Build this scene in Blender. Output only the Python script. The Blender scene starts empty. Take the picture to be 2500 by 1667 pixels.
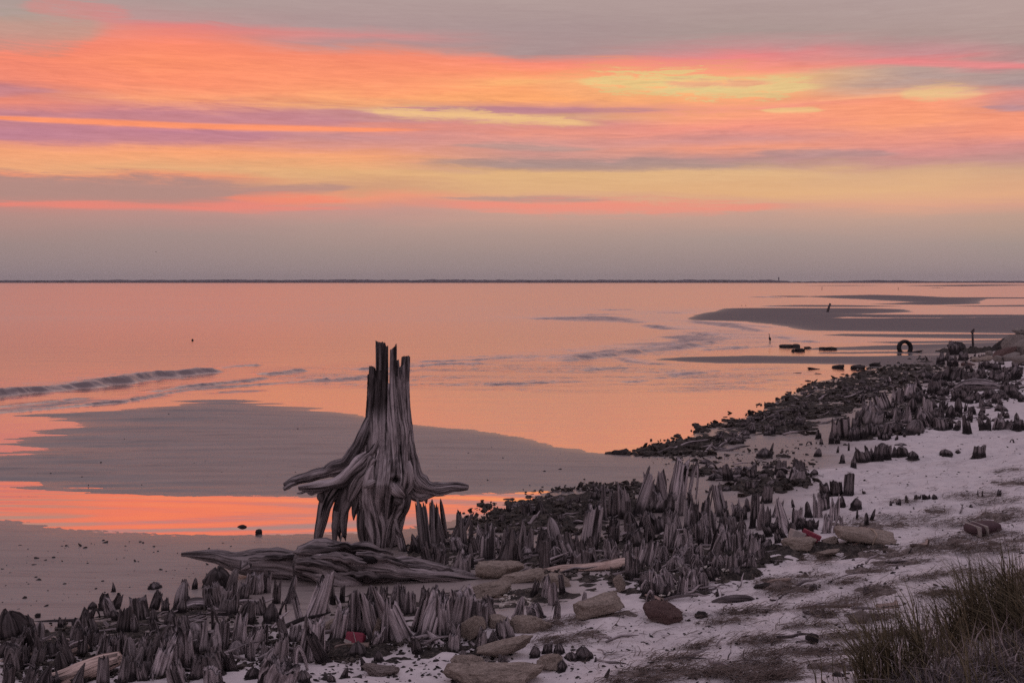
import bpy, math, random
import numpy as np
from math import radians, sin, cos, pi, atan2, atan, sqrt

# ------------------------------------------------------------------ camera
F, CH, U0, V0 = 2778.0, 3.6, 1250.0, 689.0      # focal length in photo pixels, eye height, horizon centre
SC = bpy.context.scene
COL = SC.collection
cam_d = bpy.data.cameras.new('camera')
cam_d.sensor_fit = 'HORIZONTAL'
cam_d.sensor_width = 36.0
cam_d.lens = 36.0 * F / 2500.0
cam_d.shift_y = -(833.5 - V0) / 2500.0
cam_d.clip_start = 0.1
cam_d.clip_end = 60000.0
cam = bpy.data.objects.new('camera', cam_d)
cam.location = (0, 0, CH)
cam.rotation_euler = (radians(90), 0, 0)
COL.objects.link(cam)
SC.camera = cam

# ------------------------------------------------------------------ exposure
SC.view_settings.view_transform = 'Standard'
SC.view_settings.look = 'None'
SC.view_settings.gamma = 1.0
SC.view_settings.exposure = 0.0
SC.view_settings.use_curve_mapping = False
SC.render.engine = 'CYCLES'
SC.cycles.use_denoising = False
SC.cycles.max_bounces = 6
SC.cycles.diffuse_bounces = 3
SC.cycles.glossy_bounces = 3
SC.cycles.transmission_bounces = 2
SC.cycles.transparent_max_bounces = 4


def lin(c):
    o = []
    for x in c:
        x = x / 255.0
        o.append(x / 12.92 if x <= 0.04045 else ((x + 0.055) / 1.055) ** 2.4)
    return (o[0], o[1], o[2], 1.0)


class NT:
    """short helper round a node tree"""
    def __init__(self, tree):
        self.t = tree
        self.t.nodes.clear()

    def n(self, typ, **kw):
        nd = self.t.nodes.new(typ)
        for k, v in kw.items():
            setattr(nd, k, v)
        return nd

    def put(self, sock, v):
        if v is None:
            return
        if isinstance(v, bpy.types.NodeSocket):
            self.t.links.new(v, sock)
        else:
            sock.default_value = v

    def m(self, op, a, b=None, c=None, clamp=False):
        nd = self.n('ShaderNodeMath', operation=op, use_clamp=clamp)
        self.put(nd.inputs[0], a)
        self.put(nd.inputs[1], b)
        self.put(nd.inputs[2], c)
        return nd.outputs[0]

    def ss(self, x, lo, hi):
        nd = self.n('ShaderNodeMapRange', interpolation_type='SMOOTHSTEP')
        self.put(nd.inputs['Value'], x)
        self.put(nd.inputs['From Min'], lo)
        self.put(nd.inputs['From Max'], hi)
        return nd.outputs['Result']

    def mix(self, f, a, b, typ='MIX'):
        nd = self.n('ShaderNodeMix', data_type='RGBA', blend_type=typ)
        self.put(nd.inputs['Factor'], f)
        self.put(nd.inputs[6], a)
        self.put(nd.inputs[7], b)
        return nd.outputs[2]

    def noise(self, vec, scale, detail=3.0, rough=0.55, dist=0.0):
        nd = self.n('ShaderNodeTexNoise')
        self.put(nd.inputs['Vector'], vec)
        self.put(nd.inputs['Scale'], scale)
        self.put(nd.inputs['Detail'], detail)
        self.put(nd.inputs['Roughness'], rough)
        self.put(nd.inputs['Distortion'], dist)
        return nd.outputs['Fac']

    def map(self, vec, scale, loc=(0, 0, 0), rot=(0, 0, 0)):
        nd = self.n('ShaderNodeMapping')
        self.put(nd.inputs['Vector'], vec)
        self.put(nd.inputs['Scale'], scale)
        self.put(nd.inputs['Location'], loc)
        self.put(nd.inputs['Rotation'], rot)
        return nd.outputs[0]

    def comb(self, x, y, z):
        nd = self.n('ShaderNodeCombineXYZ')
        self.put(nd.inputs[0], x)
        self.put(nd.inputs[1], y)
        self.put(nd.inputs[2], z)
        return nd.outputs[0]

    def ramp(self, f, stops, interp='LINEAR'):
        nd = self.n('ShaderNodeValToRGB')
        cr = nd.color_ramp
        cr.interpolation = interp
        while len(cr.elements) < len(stops):
            cr.elements.new(0.5)
        for e, (p, c) in zip(cr.elements, stops):
            e.position = p
            e.color = c if len(c) == 4 else (c[0], c[1], c[2], 1.0)
        self.put(nd.inputs[0], f)
        return nd.outputs[0]


# ------------------------------------------------------------------ sky
def build_world():
    w = bpy.data.worlds.new('World')
    SC.world = w
    w.use_nodes = True
    T = NT(w.node_tree)
    tc = T.n('ShaderNodeTexCoord').outputs['Generated']
    sp = T.n('ShaderNodeSeparateXYZ')
    T.put(sp.inputs[0], tc)
    x, y, z = sp.outputs
    az = T.m('ARCTAN2', x, y)
    el = T.m('ARCSINE', T.m('MINIMUM', T.m('MAXIMUM', z, -1.0), 1.0))
    ela = T.m('ABSOLUTE', el)
    # long thin streaks: the warp that tears the cloud edges
    P1 = T.comb(T.m('MULTIPLY', az, 5.0), T.m('MULTIPLY', el, 42.0), 0.0)
    P2 = T.comb(T.m('MULTIPLY', az, 13.0), T.m('MULTIPLY_ADD', el, 190.0, T.m('MULTIPLY', az, 3.0)), 3.3)
    P3 = T.comb(T.m('MULTIPLY', az, 34.0), T.m('MULTIPLY', el, 300.0), 7.7)
    n1 = T.noise(P1, 1.0, 6.0, 0.62, 1.0)
    n2 = T.noise(P2, 1.0, 6.0, 0.68, 1.1)
    n3 = T.noise(P3, 1.0, 7.0, 0.72, 1.2)
    w1 = T.m('MULTIPLY', T.m('SUBTRACT', n1, 0.5), 0.016)
    w2 = T.m('MULTIPLY', T.m('SUBTRACT', n2, 0.5), 0.010)
    warp = T.m('ADD', w1, w2)
    fade = T.ss(ela, 0.015, 0.07)
    elw = T.m('ADD', ela, T.m('MULTIPLY', warp, fade))
    ELM = 0.26
    t = T.m('DIVIDE', elw, ELM)

    D = 2500.0 / 2352.0
    def elev(u, v):
        return atan((V0 - v) / sqrt(F * F + (u - U0) ** 2))

    cols = {
        0: [(0,176,155,150),(30,184,157,153),(50,215,150,138),(90,240,132,118),(130,248,137,110),(180,238,137,115),(200,208,130,130),(230,238,140,118),(258,202,132,140),(285,196,130,140),(310,195,130,145),(325,225,145,128),(345,247,165,120),(388,238,170,125),(400,242,150,115),(410,192,140,130),(440,182,138,132),(455,190,140,132),(465,235,132,118),(475,195,140,132),(500,180,142,135),(560,160,138,135),(640,147,132,135)],
        400: [(0,178,155,151),(40,190,150,148),(58,225,132,128),(100,255,140,110),(150,255,146,105),(200,255,150,110),(230,250,165,120),(256,208,135,142),(280,215,135,130),(300,202,130,144),(330,230,150,125),(350,252,166,118),(390,228,171,125),(405,240,150,115),(420,190,140,130),(450,182,138,130),(470,230,132,122),(488,190,145,138),(540,166,142,138),(640,149,133,135)],
        800: [(0,179,155,152),(60,177,150,149),(85,212,142,140),(100,186,146,145),(130,250,141,110),(180,255,155,110),(220,255,170,115),(240,235,165,118),(252,200,138,140),(275,203,140,140),(292,232,145,128),(310,206,145,145),(340,225,150,130),(360,246,166,120),(390,229,175,125),(430,212,158,125),(450,240,152,122),(465,222,150,130),(480,202,150,140),(520,180,150,142),(580,162,142,138),(640,150,134,135)],
        1250: [(0,179,156,152),(60,172,148,147),(122,173,146,145),(142,250,142,120),(165,255,151,110),(185,251,178,115),(200,255,166,110),(230,255,170,110),(250,210,142,138),(270,215,162,130),(285,207,140,140),(310,235,150,130),(330,216,150,140),(360,206,150,140),(375,176,143,137),(385,196,152,132),(400,227,180,130),(440,225,176,130),(458,216,162,138),(470,238,147,128),(488,202,160,145),(540,176,150,142),(590,160,141,138),(640,150,135,136)],
        1700: [(0,179,156,152),(80,173,151,146),(108,202,144,144),(130,236,136,135),(150,240,143,130),(165,250,150,125),(182,242,185,128),(205,246,185,122),(225,255,166,115),(250,242,151,130),(262,253,163,125),(290,245,150,130),(320,212,145,140),(340,242,155,126),(365,186,142,140),(380,190,150,135),(395,225,180,135),(440,228,176,130),(475,217,162,140),(492,200,160,145),(550,171,150,144),(600,158,140,138),(640,150,135,136)],
        2100: [(0,181,158,154),(80,176,151,146),(130,200,143,145),(146,226,137,137),(160,188,158,148),(185,186,157,150),(205,206,163,145),(220,243,170,130),(235,254,156,120),(280,252,160,120),(310,236,150,130),(350,216,145,140),(370,200,146,140),(395,216,170,135),(430,228,178,135),(470,225,166,140),(500,195,160,145),(560,170,149,144),(640,150,135,137)],
        2352: [(0,183,159,154),(100,176,151,146),(140,190,146,145),(150,206,141,142),(165,177,151,146),(195,176,150,150),(215,230,146,135),(238,205,143,142),(260,245,151,120),(300,250,155,125),(330,216,145,140),(365,196,145,140),(395,210,165,135),(440,228,172,135),(470,216,161,140),(500,191,158,142),(560,166,148,142),(640,150,135,138)],
    }
    cur, prev = None, None
    for du in sorted(cols):
        u = du * D
        a = atan((u - U0) / F)
        stops = []
        for r in reversed(cols[du]):
            stops.append((max(0.0, elev(u, r[0] * D) / ELM), lin(r[1:])))
        top = stops[-1][1]
        stops[-1] = (stops[-1][0], top)
        c = T.ramp(t, stops)
        if cur is None:
            cur = c
        else:
            cur = T.mix(T.ss(T.m('ADD', az, T.m('MULTIPLY', T.m('SUBTRACT', n1, 0.5), 0.08)), prev, a), cur, c)
        prev = a

    def streak(base, col, u0, v0, u1, v1, th, soft=1.0, amp=1.0, opac=1.0, ragged=None):
        """one cloud streak from (u0,v0) to (u1,v1), th = half thickness, all read off the photograph and turned into angles"""
        u0, v0, u1, v1, th = u0 * D, v0 * D, u1 * D, v1 * D, th * D
        a0, a1 = atan((u0 - U0) / F), atan((u1 - U0) / F)
        e0, e1 = elev(u0, v0), elev(u1, v1)
        k = (e1 - e0) / (a1 - a0)
        line = T.m('MULTIPLY_ADD', T.m('SUBTRACT', az, a0), k, e0)
        d = T.m('SUBTRACT', T.m('MULTIPLY_ADD', warp, 0.6 * amp, ela), line)
        mid, half = (a0 + a1) / 2, (a1 - a0) / 2
        s = T.m('ABSOLUTE', T.m('DIVIDE', T.m('SUBTRACT', az, mid), half))
        endf = T.m('SUBTRACT', 1.0, T.ss(s, 0.25, 1.05))
        d = T.m('ABSOLUTE', T.m('DIVIDE', d, T.m('MULTIPLY_ADD', endf, th / F, th / F * 0.15)))
        if ragged:
            d = T.m('ADD', d, T.m('MULTIPLY', T.m('ADD', T.m('SUBTRACT', n3, 0.5), T.m('SUBTRACT', n2, 0.5)), ragged * 2.0))
        f = T.m('SUBTRACT', 1.0, T.ss(d, 1.0 - 0.9 * soft * 0.7, 1.0 + soft * 0.7))
        f = T.m('MULTIPLY', T.m('MULTIPLY', f, T.ss(endf, 0.0, 0.5)), opac)
        return T.mix(f, base, lin(col))

    S = streak
    cur = S(cur, (172,160,146), -260, 62, 290, 62, 34, 1.2, 1.5, 0.55, 1.2)
    cur = S(cur, (226,136,132), 20, 14, 330, 34, 14, 1.6, 2.0, 0.5, 2.6)
    cur = S(cur, (255,142,112), -100, 175, 1250, 172, 34, 1.4, 1.2, 0.35, 1.0)
    cur = S(cur, (198,132,140), -300, 204, 170, 208, 9, 1.0, 1.0, 0.6)
    cur = S(cur, (200,133,142), 60, 262, 900, 278, 16, 1.0, 1.0, 0.75, 0.8)
    cur = S(cur, (194,130,146), -200, 305, 720, 312, 15, 1.0, 1.0, 0.75, 0.8)
    cur = S(cur, (255,150,108), -300, 255, 1080, 299, 5.5, 0.8, 0.35, 1.0)
    cur = S(cur, (188,128,140), 800, 246, 1620, 251, 6, 0.9, 0.6, 0.85)
    cur = S(cur, (246,198,136), 760, 244, 1430, 290, 10, 1.3, 1.2, 0.85, 2.0)
    cur = S(cur, (250,176,122), 1150, 190, 1950, 203, 34, 1.4, 1.2, 0.6, 1.6)
    cur = S(cur, (236,203,136), 1280, 182, 1760, 193, 15, 0.8, 1.8, 0.9, 3.4)
    cur = S(cur, (232,205,142), 1440, 205, 1930, 196, 14, 0.8, 1.8, 0.8, 3.6)
    cur = S(cur, (246,140,128), 1500, 192, 1800, 190, 5, 1.2, 1.5, 0.5, 2.0)
    cur = S(cur, (236,198,142), 2040, 219, 2290, 217, 9, 1.4, 1.0, 0.8, 2.2)
    cur = S(cur, (243,200,138), 1730, 254, 1910, 256, 4, 1.3, 0.7, 0.8, 1.4)
    cur = S(cur, (180,140,150), 2230, 248, 2480, 249, 5, 1.0, 0.5, 0.7)
    cur = S(cur, (240,135,136), 1900, 140, 2560, 153, 5.5, 1.0, 0.5, 0.7)
    cur = S(cur, (172,143,138), 900, 371, 1800, 378, 9, 1.5, 1.4, 0.65, 1.6)
    cur = S(cur, (176,148,142), 1000, 335, 1420, 342, 6, 1.0, 1.0, 0.6, 0.8)
    cur = S(cur, (178,142,142), 1700, 352, 2100, 356, 8, 1.0, 1.0, 0.6, 0.8)
    cur = S(cur, (180,140,132), -300, 420, 680, 446, 24, 1.1, 1.4, 0.85, 1.3)
    cur = S(cur, (182,140,134), 520, 437, 840, 429, 7, 1.3, 1.0, 0.7, 1.2)
    cur = S(cur, (248,138,112), 480, 455, 830, 458, 9, 1.2, 1.0, 0.75, 1.0)
    cur = S(cur, (242,136,120), -260, 460, 900, 480, 6, 1.5, 1.0, 0.65, 1.4)
    cur = S(cur, (176,146,140), 960, 455, 1450, 460, 4.5, 1.4, 1.0, 0.7, 1.2)
    cur = S(cur, (244,144,126), 940, 473, 1900, 477, 11, 1.6, 1.4, 0.65, 2.0)
    # fine fibre in the cloud sheet, gone in the haze near the horizon
    fib = T.m('MULTIPLY', T.m('SUBTRACT', n2, 0.5), 0.60)
    fib2 = T.m('MULTIPLY', T.m('SUBTRACT', n3, 0.5), 0.40)
    g = T.m('MULTIPLY_ADD', T.m('ADD', fib, fib2), T.m('MULTIPLY', T.ss(ela, 0.06, 0.12), T.m('MULTIPLY_ADD', T.ss(ela, .175, .215), -.65, 1.0)), 1.0)
    cur = T.mix(1.0, cur, T.comb(T.m('MULTIPLY_ADD', T.m('SUBTRACT', g, 1.0), 0.80, 1.0), g, T.m('MULTIPLY_ADD', T.m('SUBTRACT', g, 1.0), 0.90, 1.0)), 'MULTIPLY')

    # above the frame the sheet goes on grey-mauve and turns lilac towards the zenith
    hi = T.ramp(T.m('DIVIDE', ela, 1.5708), [(0.0, lin((181,157,153))), (0.20, lin((179,160,160))), (0.45, lin((182,168,182))), (1.0, lin((182,173,194)))])
    P4 = T.comb(T.m('MULTIPLY', az, 2.0), T.m('MULTIPLY', el, 6.0), 1.0)
    n4 = T.noise(P4, 1.0, 4.0, 0.55, 0.3)
    hi = T.mix(1.0, hi, T.ramp(n4, [(0.25, (0.90, 0.89, 0.90)), (0.75, (1.08, 1.07, 1.07))]), 'MULTIPLY')
    cur = T.mix(T.ss(el, 0.225, 0.30), cur, hi)
    # away from the sunset the bands pale into the same lilac
    caz = T.m('ABSOLUTE', T.m('SUBTRACT', az, 0.10))
    back = T.ramp(T.m('DIVIDE', ela, 1.5708), [(0.0, lin((150,138,150))), (0.1, lin((180,156,160))), (0.25, lin((186,170,180))), (1.0, lin((182,173,194)))])
    cur = T.mix(T.ss(caz, 0.75, 1.9), cur, back)

    bg = T.n('ShaderNodeBackground')
    T.put(bg.inputs[0], cur)
    bg.inputs[1].default_value = 0.97
    sky = T.n('ShaderNodeTexSky')
    sky.sky_type = 'NISHITA'
    sky.sun_disc = False
    sky.sun_elevation = radians(-3.5)
    sky.sun_rotation = radians(8.0)
    bg2 = T.n('ShaderNodeBackground')
    T.put(bg2.inputs[0], sky.outputs[0])
    bg2.inputs[1].default_value = 0.05
    ad = T.n('ShaderNodeAddShader')
    T.t.links.new(bg.outputs[0], ad.inputs[0])
    T.t.links.new(bg2.outputs[0], ad.inputs[1])
    out = T.n('ShaderNodeOutputWorld')
    T.t.links.new(ad.outputs[0], out.inputs[0])
    w.cycles.sampling_method = 'MANUAL'
    w.cycles.sample_map_resolution = 1024


build_world()


# ------------------------------------------------------------------ numeric helpers
def _hash(ix, iy, iz, seed):
    h = (ix.astype(np.int64) * 374761393 + iy.astype(np.int64) * 668265263 + iz.astype(np.int64) * 2147483647 + seed * 974634777) & 0xFFFFFFFF
    h = ((h ^ (h >> 13)) * 1274126177) & 0xFFFFFFFF
    h = ((h ^ (h >> 16)) * 2246822519) & 0xFFFFFFFF
    return ((h ^ (h >> 15)) & 0xFFFFFF) / float(0xFFFFFF)


def vn(x, y, z=None, seed=0):
    """value noise in -1..1"""
    x = np.asarray(x, float)
    y = np.asarray(y, float) + np.zeros_like(x)
    z = (np.zeros_like(x) if z is None else np.asarray(z, float) + np.zeros_like(x))
    ix, iy, iz = np.floor(x), np.floor(y), np.floor(z)
    fx, fy, fz = x - ix, y - iy, z - iz
    fx, fy, fz = [f * f * f * (f * (f * 6 - 15) + 10) for f in (fx, fy, fz)]
    r = 0
    for a in (0, 1):
        wa = fx if a else 1 - fx
        for b in (0, 1):
            wb = fy if b else 1 - fy
            for c in (0, 1):
                wc = fz if c else 1 - fz
                r = r + wa * wb * wc * _hash(ix + a, iy + b, iz + c, seed)
    return r * 2 - 1


def fbm(x, y, z=None, seed=0, oct=4, gain=0.5):
    r, a, f = 0, 1.0, 1.0
    for k in range(oct):
        r = r + a * vn(np.asarray(x) * f, np.asarray(y) * f, None if z is None else np.asarray(z) * f, seed + k * 17)
        a *= gain
        f *= 2.03
    return r


def sst(a, b, x):
    t = np.clip((x - a) / (b - a), 0, 1)
    return t * t * (3 - 2 * t)


def gp(u, v, z=0.0):
    Y = (CH - z) * F / (v - V0)
    return ((u - U0) * Y / F, Y)


def polyw(pts):
    """photo outline of a flat shore turned into metres on the water level"""
    return np.array([gp(u, v) for u, v in pts])


def sdf(poly, x, y):
    """signed distance, positive inside"""
    x = np.asarray(x, float); y = np.asarray(y, float)
    d2 = np.full(x.shape, 1e18)
    ins = np.zeros(x.shape, bool)
    n = len(poly)
    for i in range(n):
        ax, ay = poly[i]
        bx, by = poly[(i + 1) % n]
        ex, ey = bx - ax, by - ay
        L = ex * ex + ey * ey
        if L < 1e-12:
            continue
        t = np.clip(((x - ax) * ex + (y - ay) * ey) / L, 0, 1)
        dx, dy = x - ax - ex * t, y - ay - ey * t
        d2 = np.minimum(d2, dx * dx + dy * dy)
        if ay != by:
            c = ((ay > y) != (by > y)) & (x < (bx - ax) * (y - ay) / (by - ay) + ax)
            ins ^= c
    d = np.sqrt(d2)
    return np.where(ins, d, -d)


def new_mesh(name, V, Q, mats=(), smooth=True, attrs=None):
    """mesh from numpy arrays: V (n,3), Q list/array of faces (all quads, all tris, or a mixed list)"""
    me = bpy.data.meshes.new(name)
    V = np.asarray(V, np.float32)
    if isinstance(Q, np.ndarray):
        k = Q.shape[1]
        nf = len(Q)
        me.vertices.add(len(V))
        me.vertices.foreach_set('co', V.ravel())
        me.loops.add(nf * k)
        me.loops.foreach_set('vertex_index', Q.astype(np.int32).ravel())
        me.polygons.add(nf)
        me.polygons.foreach_set('loop_start', np.arange(0, nf * k, k, dtype=np.int32))
        me.polygons.foreach_set('loop_total', np.full(nf, k, np.int32))
        me.update(calc_edges=True)
    else:
        me.from_pydata([tuple(v) for v in V.tolist()], [], Q)
        me.update()
    me.polygons.foreach_set('use_smooth', np.full(len(me.polygons), smooth, bool))
    for k, a in (attrs or {}).items():
        a = np.asarray(a, np.float32)
        if a.ndim == 1:
            at = me.attributes.new(k, 'FLOAT', 'POINT')
            at.data.foreach_set('value', a)
        else:
            at = me.attributes.new(k, 'FLOAT_VECTOR', 'POINT')
            at.data.foreach_set('vector', a.ravel())
    for m in mats:
        me.materials.append(m)
    return me


def link(name, me, loc=(0, 0, 0), rot=(0, 0, 0), scale=(1, 1, 1), parent=None, label=None, cat=None, group=None, kind=None, color=None):
    o = bpy.data.objects.new(name, me)
    o.location = loc
    o.rotation_euler = rot
    o.scale = scale
    COL.objects.link(o)
    if parent:
        o.parent = parent
    if label:
        o['label'] = label
    if cat:
        o['category'] = cat
    if group:
        o['group'] = group
    if kind or cat:
        o['kind'] = kind or 'thing'
    if color:
        o.color = color
    return o


def grid_faces(nr, nc, wrap=False):
    r = np.arange(nr - 1)[:, None]
    c = np.arange(nc if wrap else nc - 1)[None, :]
    c2 = (c + 1) % nc
    a = r * nc + c
    b = r * nc + c2
    d = (r + 1) * nc + c2
    e = (r + 1) * nc + c
    return np.stack([a, b, d, e], -1).reshape(-1, 4)

# ------------------------------------------------------------------ shore outlines (photo pixels -> metres)
BEACH = np.concatenate([polyw([(-1500,1240),(-600,1255),(0,1267),(68,1277),(170,1292),(306,1301),(442,1304),(578,1307),(748,1302),(850,1300),(950,1300),(1000,1287),(1100,1270),(1180,1262),(1240,1248),(1290,1222),(1330,1199),
    (1420,1150),(1500,1120),(1557,1108),(1624,1084),(1688,1067),(1716,1040),(1806,1023),(1870,999),(1895,976),(1951,955),(1989,932),(2058,920),(2112,903),(2160,887),(2215,868),(2260,857),(2330,852),(2420,846),(2500,838),(2700,825),(3200,790)]),
    np.array([(400, 99), (400, -30), (-60, -30), (-60, 18.0)])])
BAR = polyw([(-900,1118),(0,1119),(60,1112),(129,1106),(60,1099),(20,1085),(41,1068),(120,1050),(190,1035),(150,1025),(129,1010),(250,1002),(357,996),(442,988),(510,979),(561,977.5),(612,983),(714,996),(800,1003),(900,1019),(1010,1036),(1148,1049),(1254,1065),(1361,1091),(1467,1106),(1563,1110),(1754,1112),(1800,1150),(1600,1230),(1400,1200),(1316,1198.5),(1250,1201),(1150,1205),(1085,1208),(782,1211),(442,1210.5),(357,1209),(238,1204),(102,1193),(0,1182),(-900,1150)])
FLATS = [
    # (outline, height, slope distance)
    ([(1598,877),(1680,871),(1838,867),(1950,869),(2080,869),(2160,868),(2215,866),(2320,870),(2300,900),(2112,897),(2078,889),(1900,888),(1750,887),(1660,882.5)], .05, 1.5),
    ([(1978,860),(2043,858.5),(2140,857.5),(2215,857),(2228,850),(2300,852),(2330,862),(2250,866),(2180,863),(2080,864),(2000,863.5)], .03, 1.0),
    ([(1990,848.5),(2080,846),(2140,843.5),(2230,841),(2330,839),(2420,836),(2520,834),(2520,846),(2300,853),(2225,855),(2050,855),(1960,854)], .04, 1.0),
    ([(2120,835),(2230,832.5),(2420,830),(2700,827),(2700,832),(2480,834),(2300,837.5),(2180,838)], .03, .8),
    ([(2005,818.5),(2060,815),(2200,815.7),(2372,815.5),(2520,816),(2900,812),(2900,827),(2500,826.5),(2380,827),(2200,824),(2080,821.5)], .05, 1.5),
    ([(1678,777),(1710,766),(1745,760),(1767,753),(1806,752),(1900,751.7),(2104,752.4),(2206,754.6),(2234,761.4),(2155,764.8),(2080,767),(2250,768),(2500,768),(2900,768),(2900,815),(2500,814.5),(2372,812.5),(2130,809),(1976,807),(1950,803),(1889,792.4),(1806,784.5),(1691,781.4)], .10, 4.0),
    ([(1960,724),(1994,722.3),(2129,719.3),(2232,721.6),(2313,725.6),(2500,726.2),(2900,727),(2900,728.6),(2415,729.2),(2397,733.6),(2392,742),(2283,744.6),(2119,742.6),(2226,737.6),(2119,731.6),(2027,727.6)], .12, 8.0),
    ([(1848,747),(1950,744.3),(2075,744.8),(2226,747.5),(2100,749.6),(1900,748.6)], .06, 4.0),
    ([(2283,747),(2500,744.2),(2800,743.5),(2800,748),(2400,748.8)], .06, 4.0),
    ([(1823,725.5),(1900,722.3),(1950,722),(2000,724),(1900,727.3)], .06, 6.0),
    ([(2190,697.2),(2350,695.2),(2460,695.2),(2560,696.4),(2350,699.2),(2250,698.4)], .15, 20.0),
    ([(1943,697.8),(2060,696.4),(2190,696.9),(2060,698.0)], .10, 20.0),
    ([(2250,702.8),(2290,702.1),(2325,702.9),(2290,703.7)], .08, 10.0),
    ([(2600,715),(3000,705),(3600,705),(3600,760),(2950,762),(2700,735)], .10, 10.0),
]
FLATS = [(polyw(p), h, s) for p, h, s in FLATS]
LAGOON = polyw([(1998,776.3),(2053,772.6),(2150,774.2),(2300,774.2),(2520,772.8),(2700,772.5),(2700,775.5),(2520,776),(2257,778.6),(2100,779.2),(2010,778.6)])
WAVE_FRINGE = 0.02


def bank_z(x, y):
    s = (x - 1.9) * .8 - (y - 6.5) * .6
    return 1.35 * sst(-0.9, 1.3, s)


def ground(x, y, full=False):
    """height of the sand at x, y (metres, water level 0); full also returns how dry it is and how far out the tide line lies"""
    x = np.asarray(x, float); y = np.asarray(y, float)
    sb = sdf(BEACH, x, y)
    wob = 0.35 * fbm(x * .45, y * .45, seed=5, oct=3)
    s2 = sb + wob * sst(1.0, 4.0, sb)
    zb = np.interp(s2, [-14, -1.2, 0, 1.2, 2.6, 4.2, 8.2, 12, 20, 60], [-.5, -.05, 0, .035, .09, .20, .50, .85, 1.2, 2.0])
    sm = sdf(BAR, x, y)
    left = sst(4.0, -9.0, x) if False else 1 - sst(-9.5, -3.0, x)
    zm = np.interp(sm, [-6, 0, .6, 2.2, 5, 9], [-.2, 0, .03, .065, .10, .125])
    near = sst(130.0, 60.0, y) if False else 1 - sst(60.0, 130.0, y)
    fr = fbm(x * .35, y * 2.2, seed=11, oct=4)
    zm = zm + fr * (.004 + .028 * left * (1 - sst(1.5, 6.0, np.abs(sm)))) * near
    z = np.maximum(zb, zm)
    shift = .15 * (1 - sst(-3.0, 3.0, x)) * (y > 5)
    dry = sst(.12 + shift, .28 + shift, zb + .035 * fbm(x * .9, y * .9, seed=3, oct=3)) * (zb > zm - .02)
    far = np.zeros_like(z)
    for poly, h, s in FLATS:
        lo, hi = poly.min(0) - 12, poly.max(0) + 12
        m = (x > lo[0]) & (x < hi[0]) & (y > lo[1]) & (y < hi[1])
        if m.any():
            sd = sdf(poly, x[m], y[m])
            zz = np.interp(sd, [-10, 0, s * .5, s * 2], [-.25, 0, h * .5, h])
            zz = zz + .008 * fbm(x[m] * .12, y[m] * .5, seed=21, oct=3) * (np.abs(sd) < 6)
            z[m] = np.maximum(z[m], zz)
            far[m] = np.maximum(far[m], sst(-.5, .5, sd))
    lo, hi = LAGOON.min(0) - 3, LAGOON.max(0) + 3
    m = (x > lo[0]) & (x < hi[0]) & (y > lo[1]) & (y < hi[1])
    if m.any():
        sd = sdf(LAGOON, x[m], y[m])
        z[m] = np.minimum(z[m], np.interp(sd, [0, 1, 3], [.3, .0, -.05]) - .03 * (sd > 0))
    # ripple marks where the sand dips under the pool and along the bar
    edge = np.exp(-(z / .022) ** 2) * near
    z = z + edge * .0030 * fbm(x * 5.0, y * 16.0, seed=33, oct=3)
    z = z + edge * .0011 * np.sin(x * 46.0 + y * 34.0 + 2.5 * fbm(x * .6, y * .6, seed=31, oct=2))
    # dry sand: wind ripples, footprints, hummocks
    dune = .045 * fbm(x * 1.1, y * 1.1, seed=41, oct=3) + .020 * fbm(x * 3.7 + .8 * y, y * 4.3, seed=42, oct=3)
    dune = dune + .020 * np.maximum(0, fbm(x * 1.7 - .6 * y, y * 2.6, seed=43, oct=2)) ** 2
    z = z + dune * dry
    z = z + bank_z(x, y) * (1 + .10 * fbm(x * 1.5, y * 1.5, seed=44, oct=3))
    if full:
        return z, dry, far
    return z


GRID = {}


def gz(x, y):
    """height read back from the built sheet of sand"""
    x = np.asarray(x, float); y = np.asarray(y, float)
    Yr, s, Z = GRID['Y'], GRID['s'], GRID['Z']              # Yr ascending
    yc = np.clip(y, Yr[0], Yr[-1] - 1e-6)
    sc = np.clip(x / (yc + 1.2), s[0], s[-1] - 1e-9)
    i = np.clip(np.searchsorted(Yr, yc, 'right') - 1, 0, len(Yr) - 2)
    j = np.clip(np.searchsorted(s, sc, 'right') - 1, 0, len(s) - 2)
    a = (yc - Yr[i]) / (Yr[i + 1] - Yr[i]); b = (sc - s[j]) / (s[j + 1] - s[j])
    return (Z[i, j] * (1 - b) + Z[i, j + 1] * b) * (1 - a) + (Z[i + 1, j] * (1 - b) + Z[i + 1, j + 1] * b) * a


def on_ground(u, v):
    """where the line of sight through photo pixel (u, v) meets the sand: its real place"""
    u = np.atleast_1d(np.asarray(u, float)); v = np.atleast_1d(np.asarray(v, float))
    kx, kz = (u - U0) / F, (v - V0) / F
    lo = np.full(u.shape, 3.0); hi = CH / kz + 0.0
    lo = np.minimum(lo, hi * .5)
    ys = lo[None, :] + (hi - lo)[None, :] * np.linspace(0, 1, 40)[:, None]
    g = CH - kz[None, :] * ys - gz((kx[None, :] * ys).ravel(), ys.ravel()).reshape(ys.shape)
    below = g <= 0
    idx = np.where(below.any(0), below.argmax(0), 39)
    idx = np.maximum(idx, 1)
    a = ys[idx - 1, np.arange(len(u))]; b = ys[idx, np.arange(len(u))]
    for _ in range(14):
        mid = (a + b) / 2
        gm = CH - kz * mid - gz(kx * mid, mid)
        a = np.where(gm > 0, mid, a); b = np.where(gm > 0, b, mid)
    Y = (a + b) / 2
    X = kx * Y
    return np.stack([X, Y, gz(X, Y)], -1)


# ------------------------------------------------------------------ materials of the setting
def mat(name):
    m = bpy.data.materials.new(name)
    m.use_nodes = True
    return m, NT(m.node_tree)


def finish(T, bsdf):
    o = T.n('ShaderNodeOutputMaterial')
    T.t.links.new(bsdf, o.inputs[0])


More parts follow.
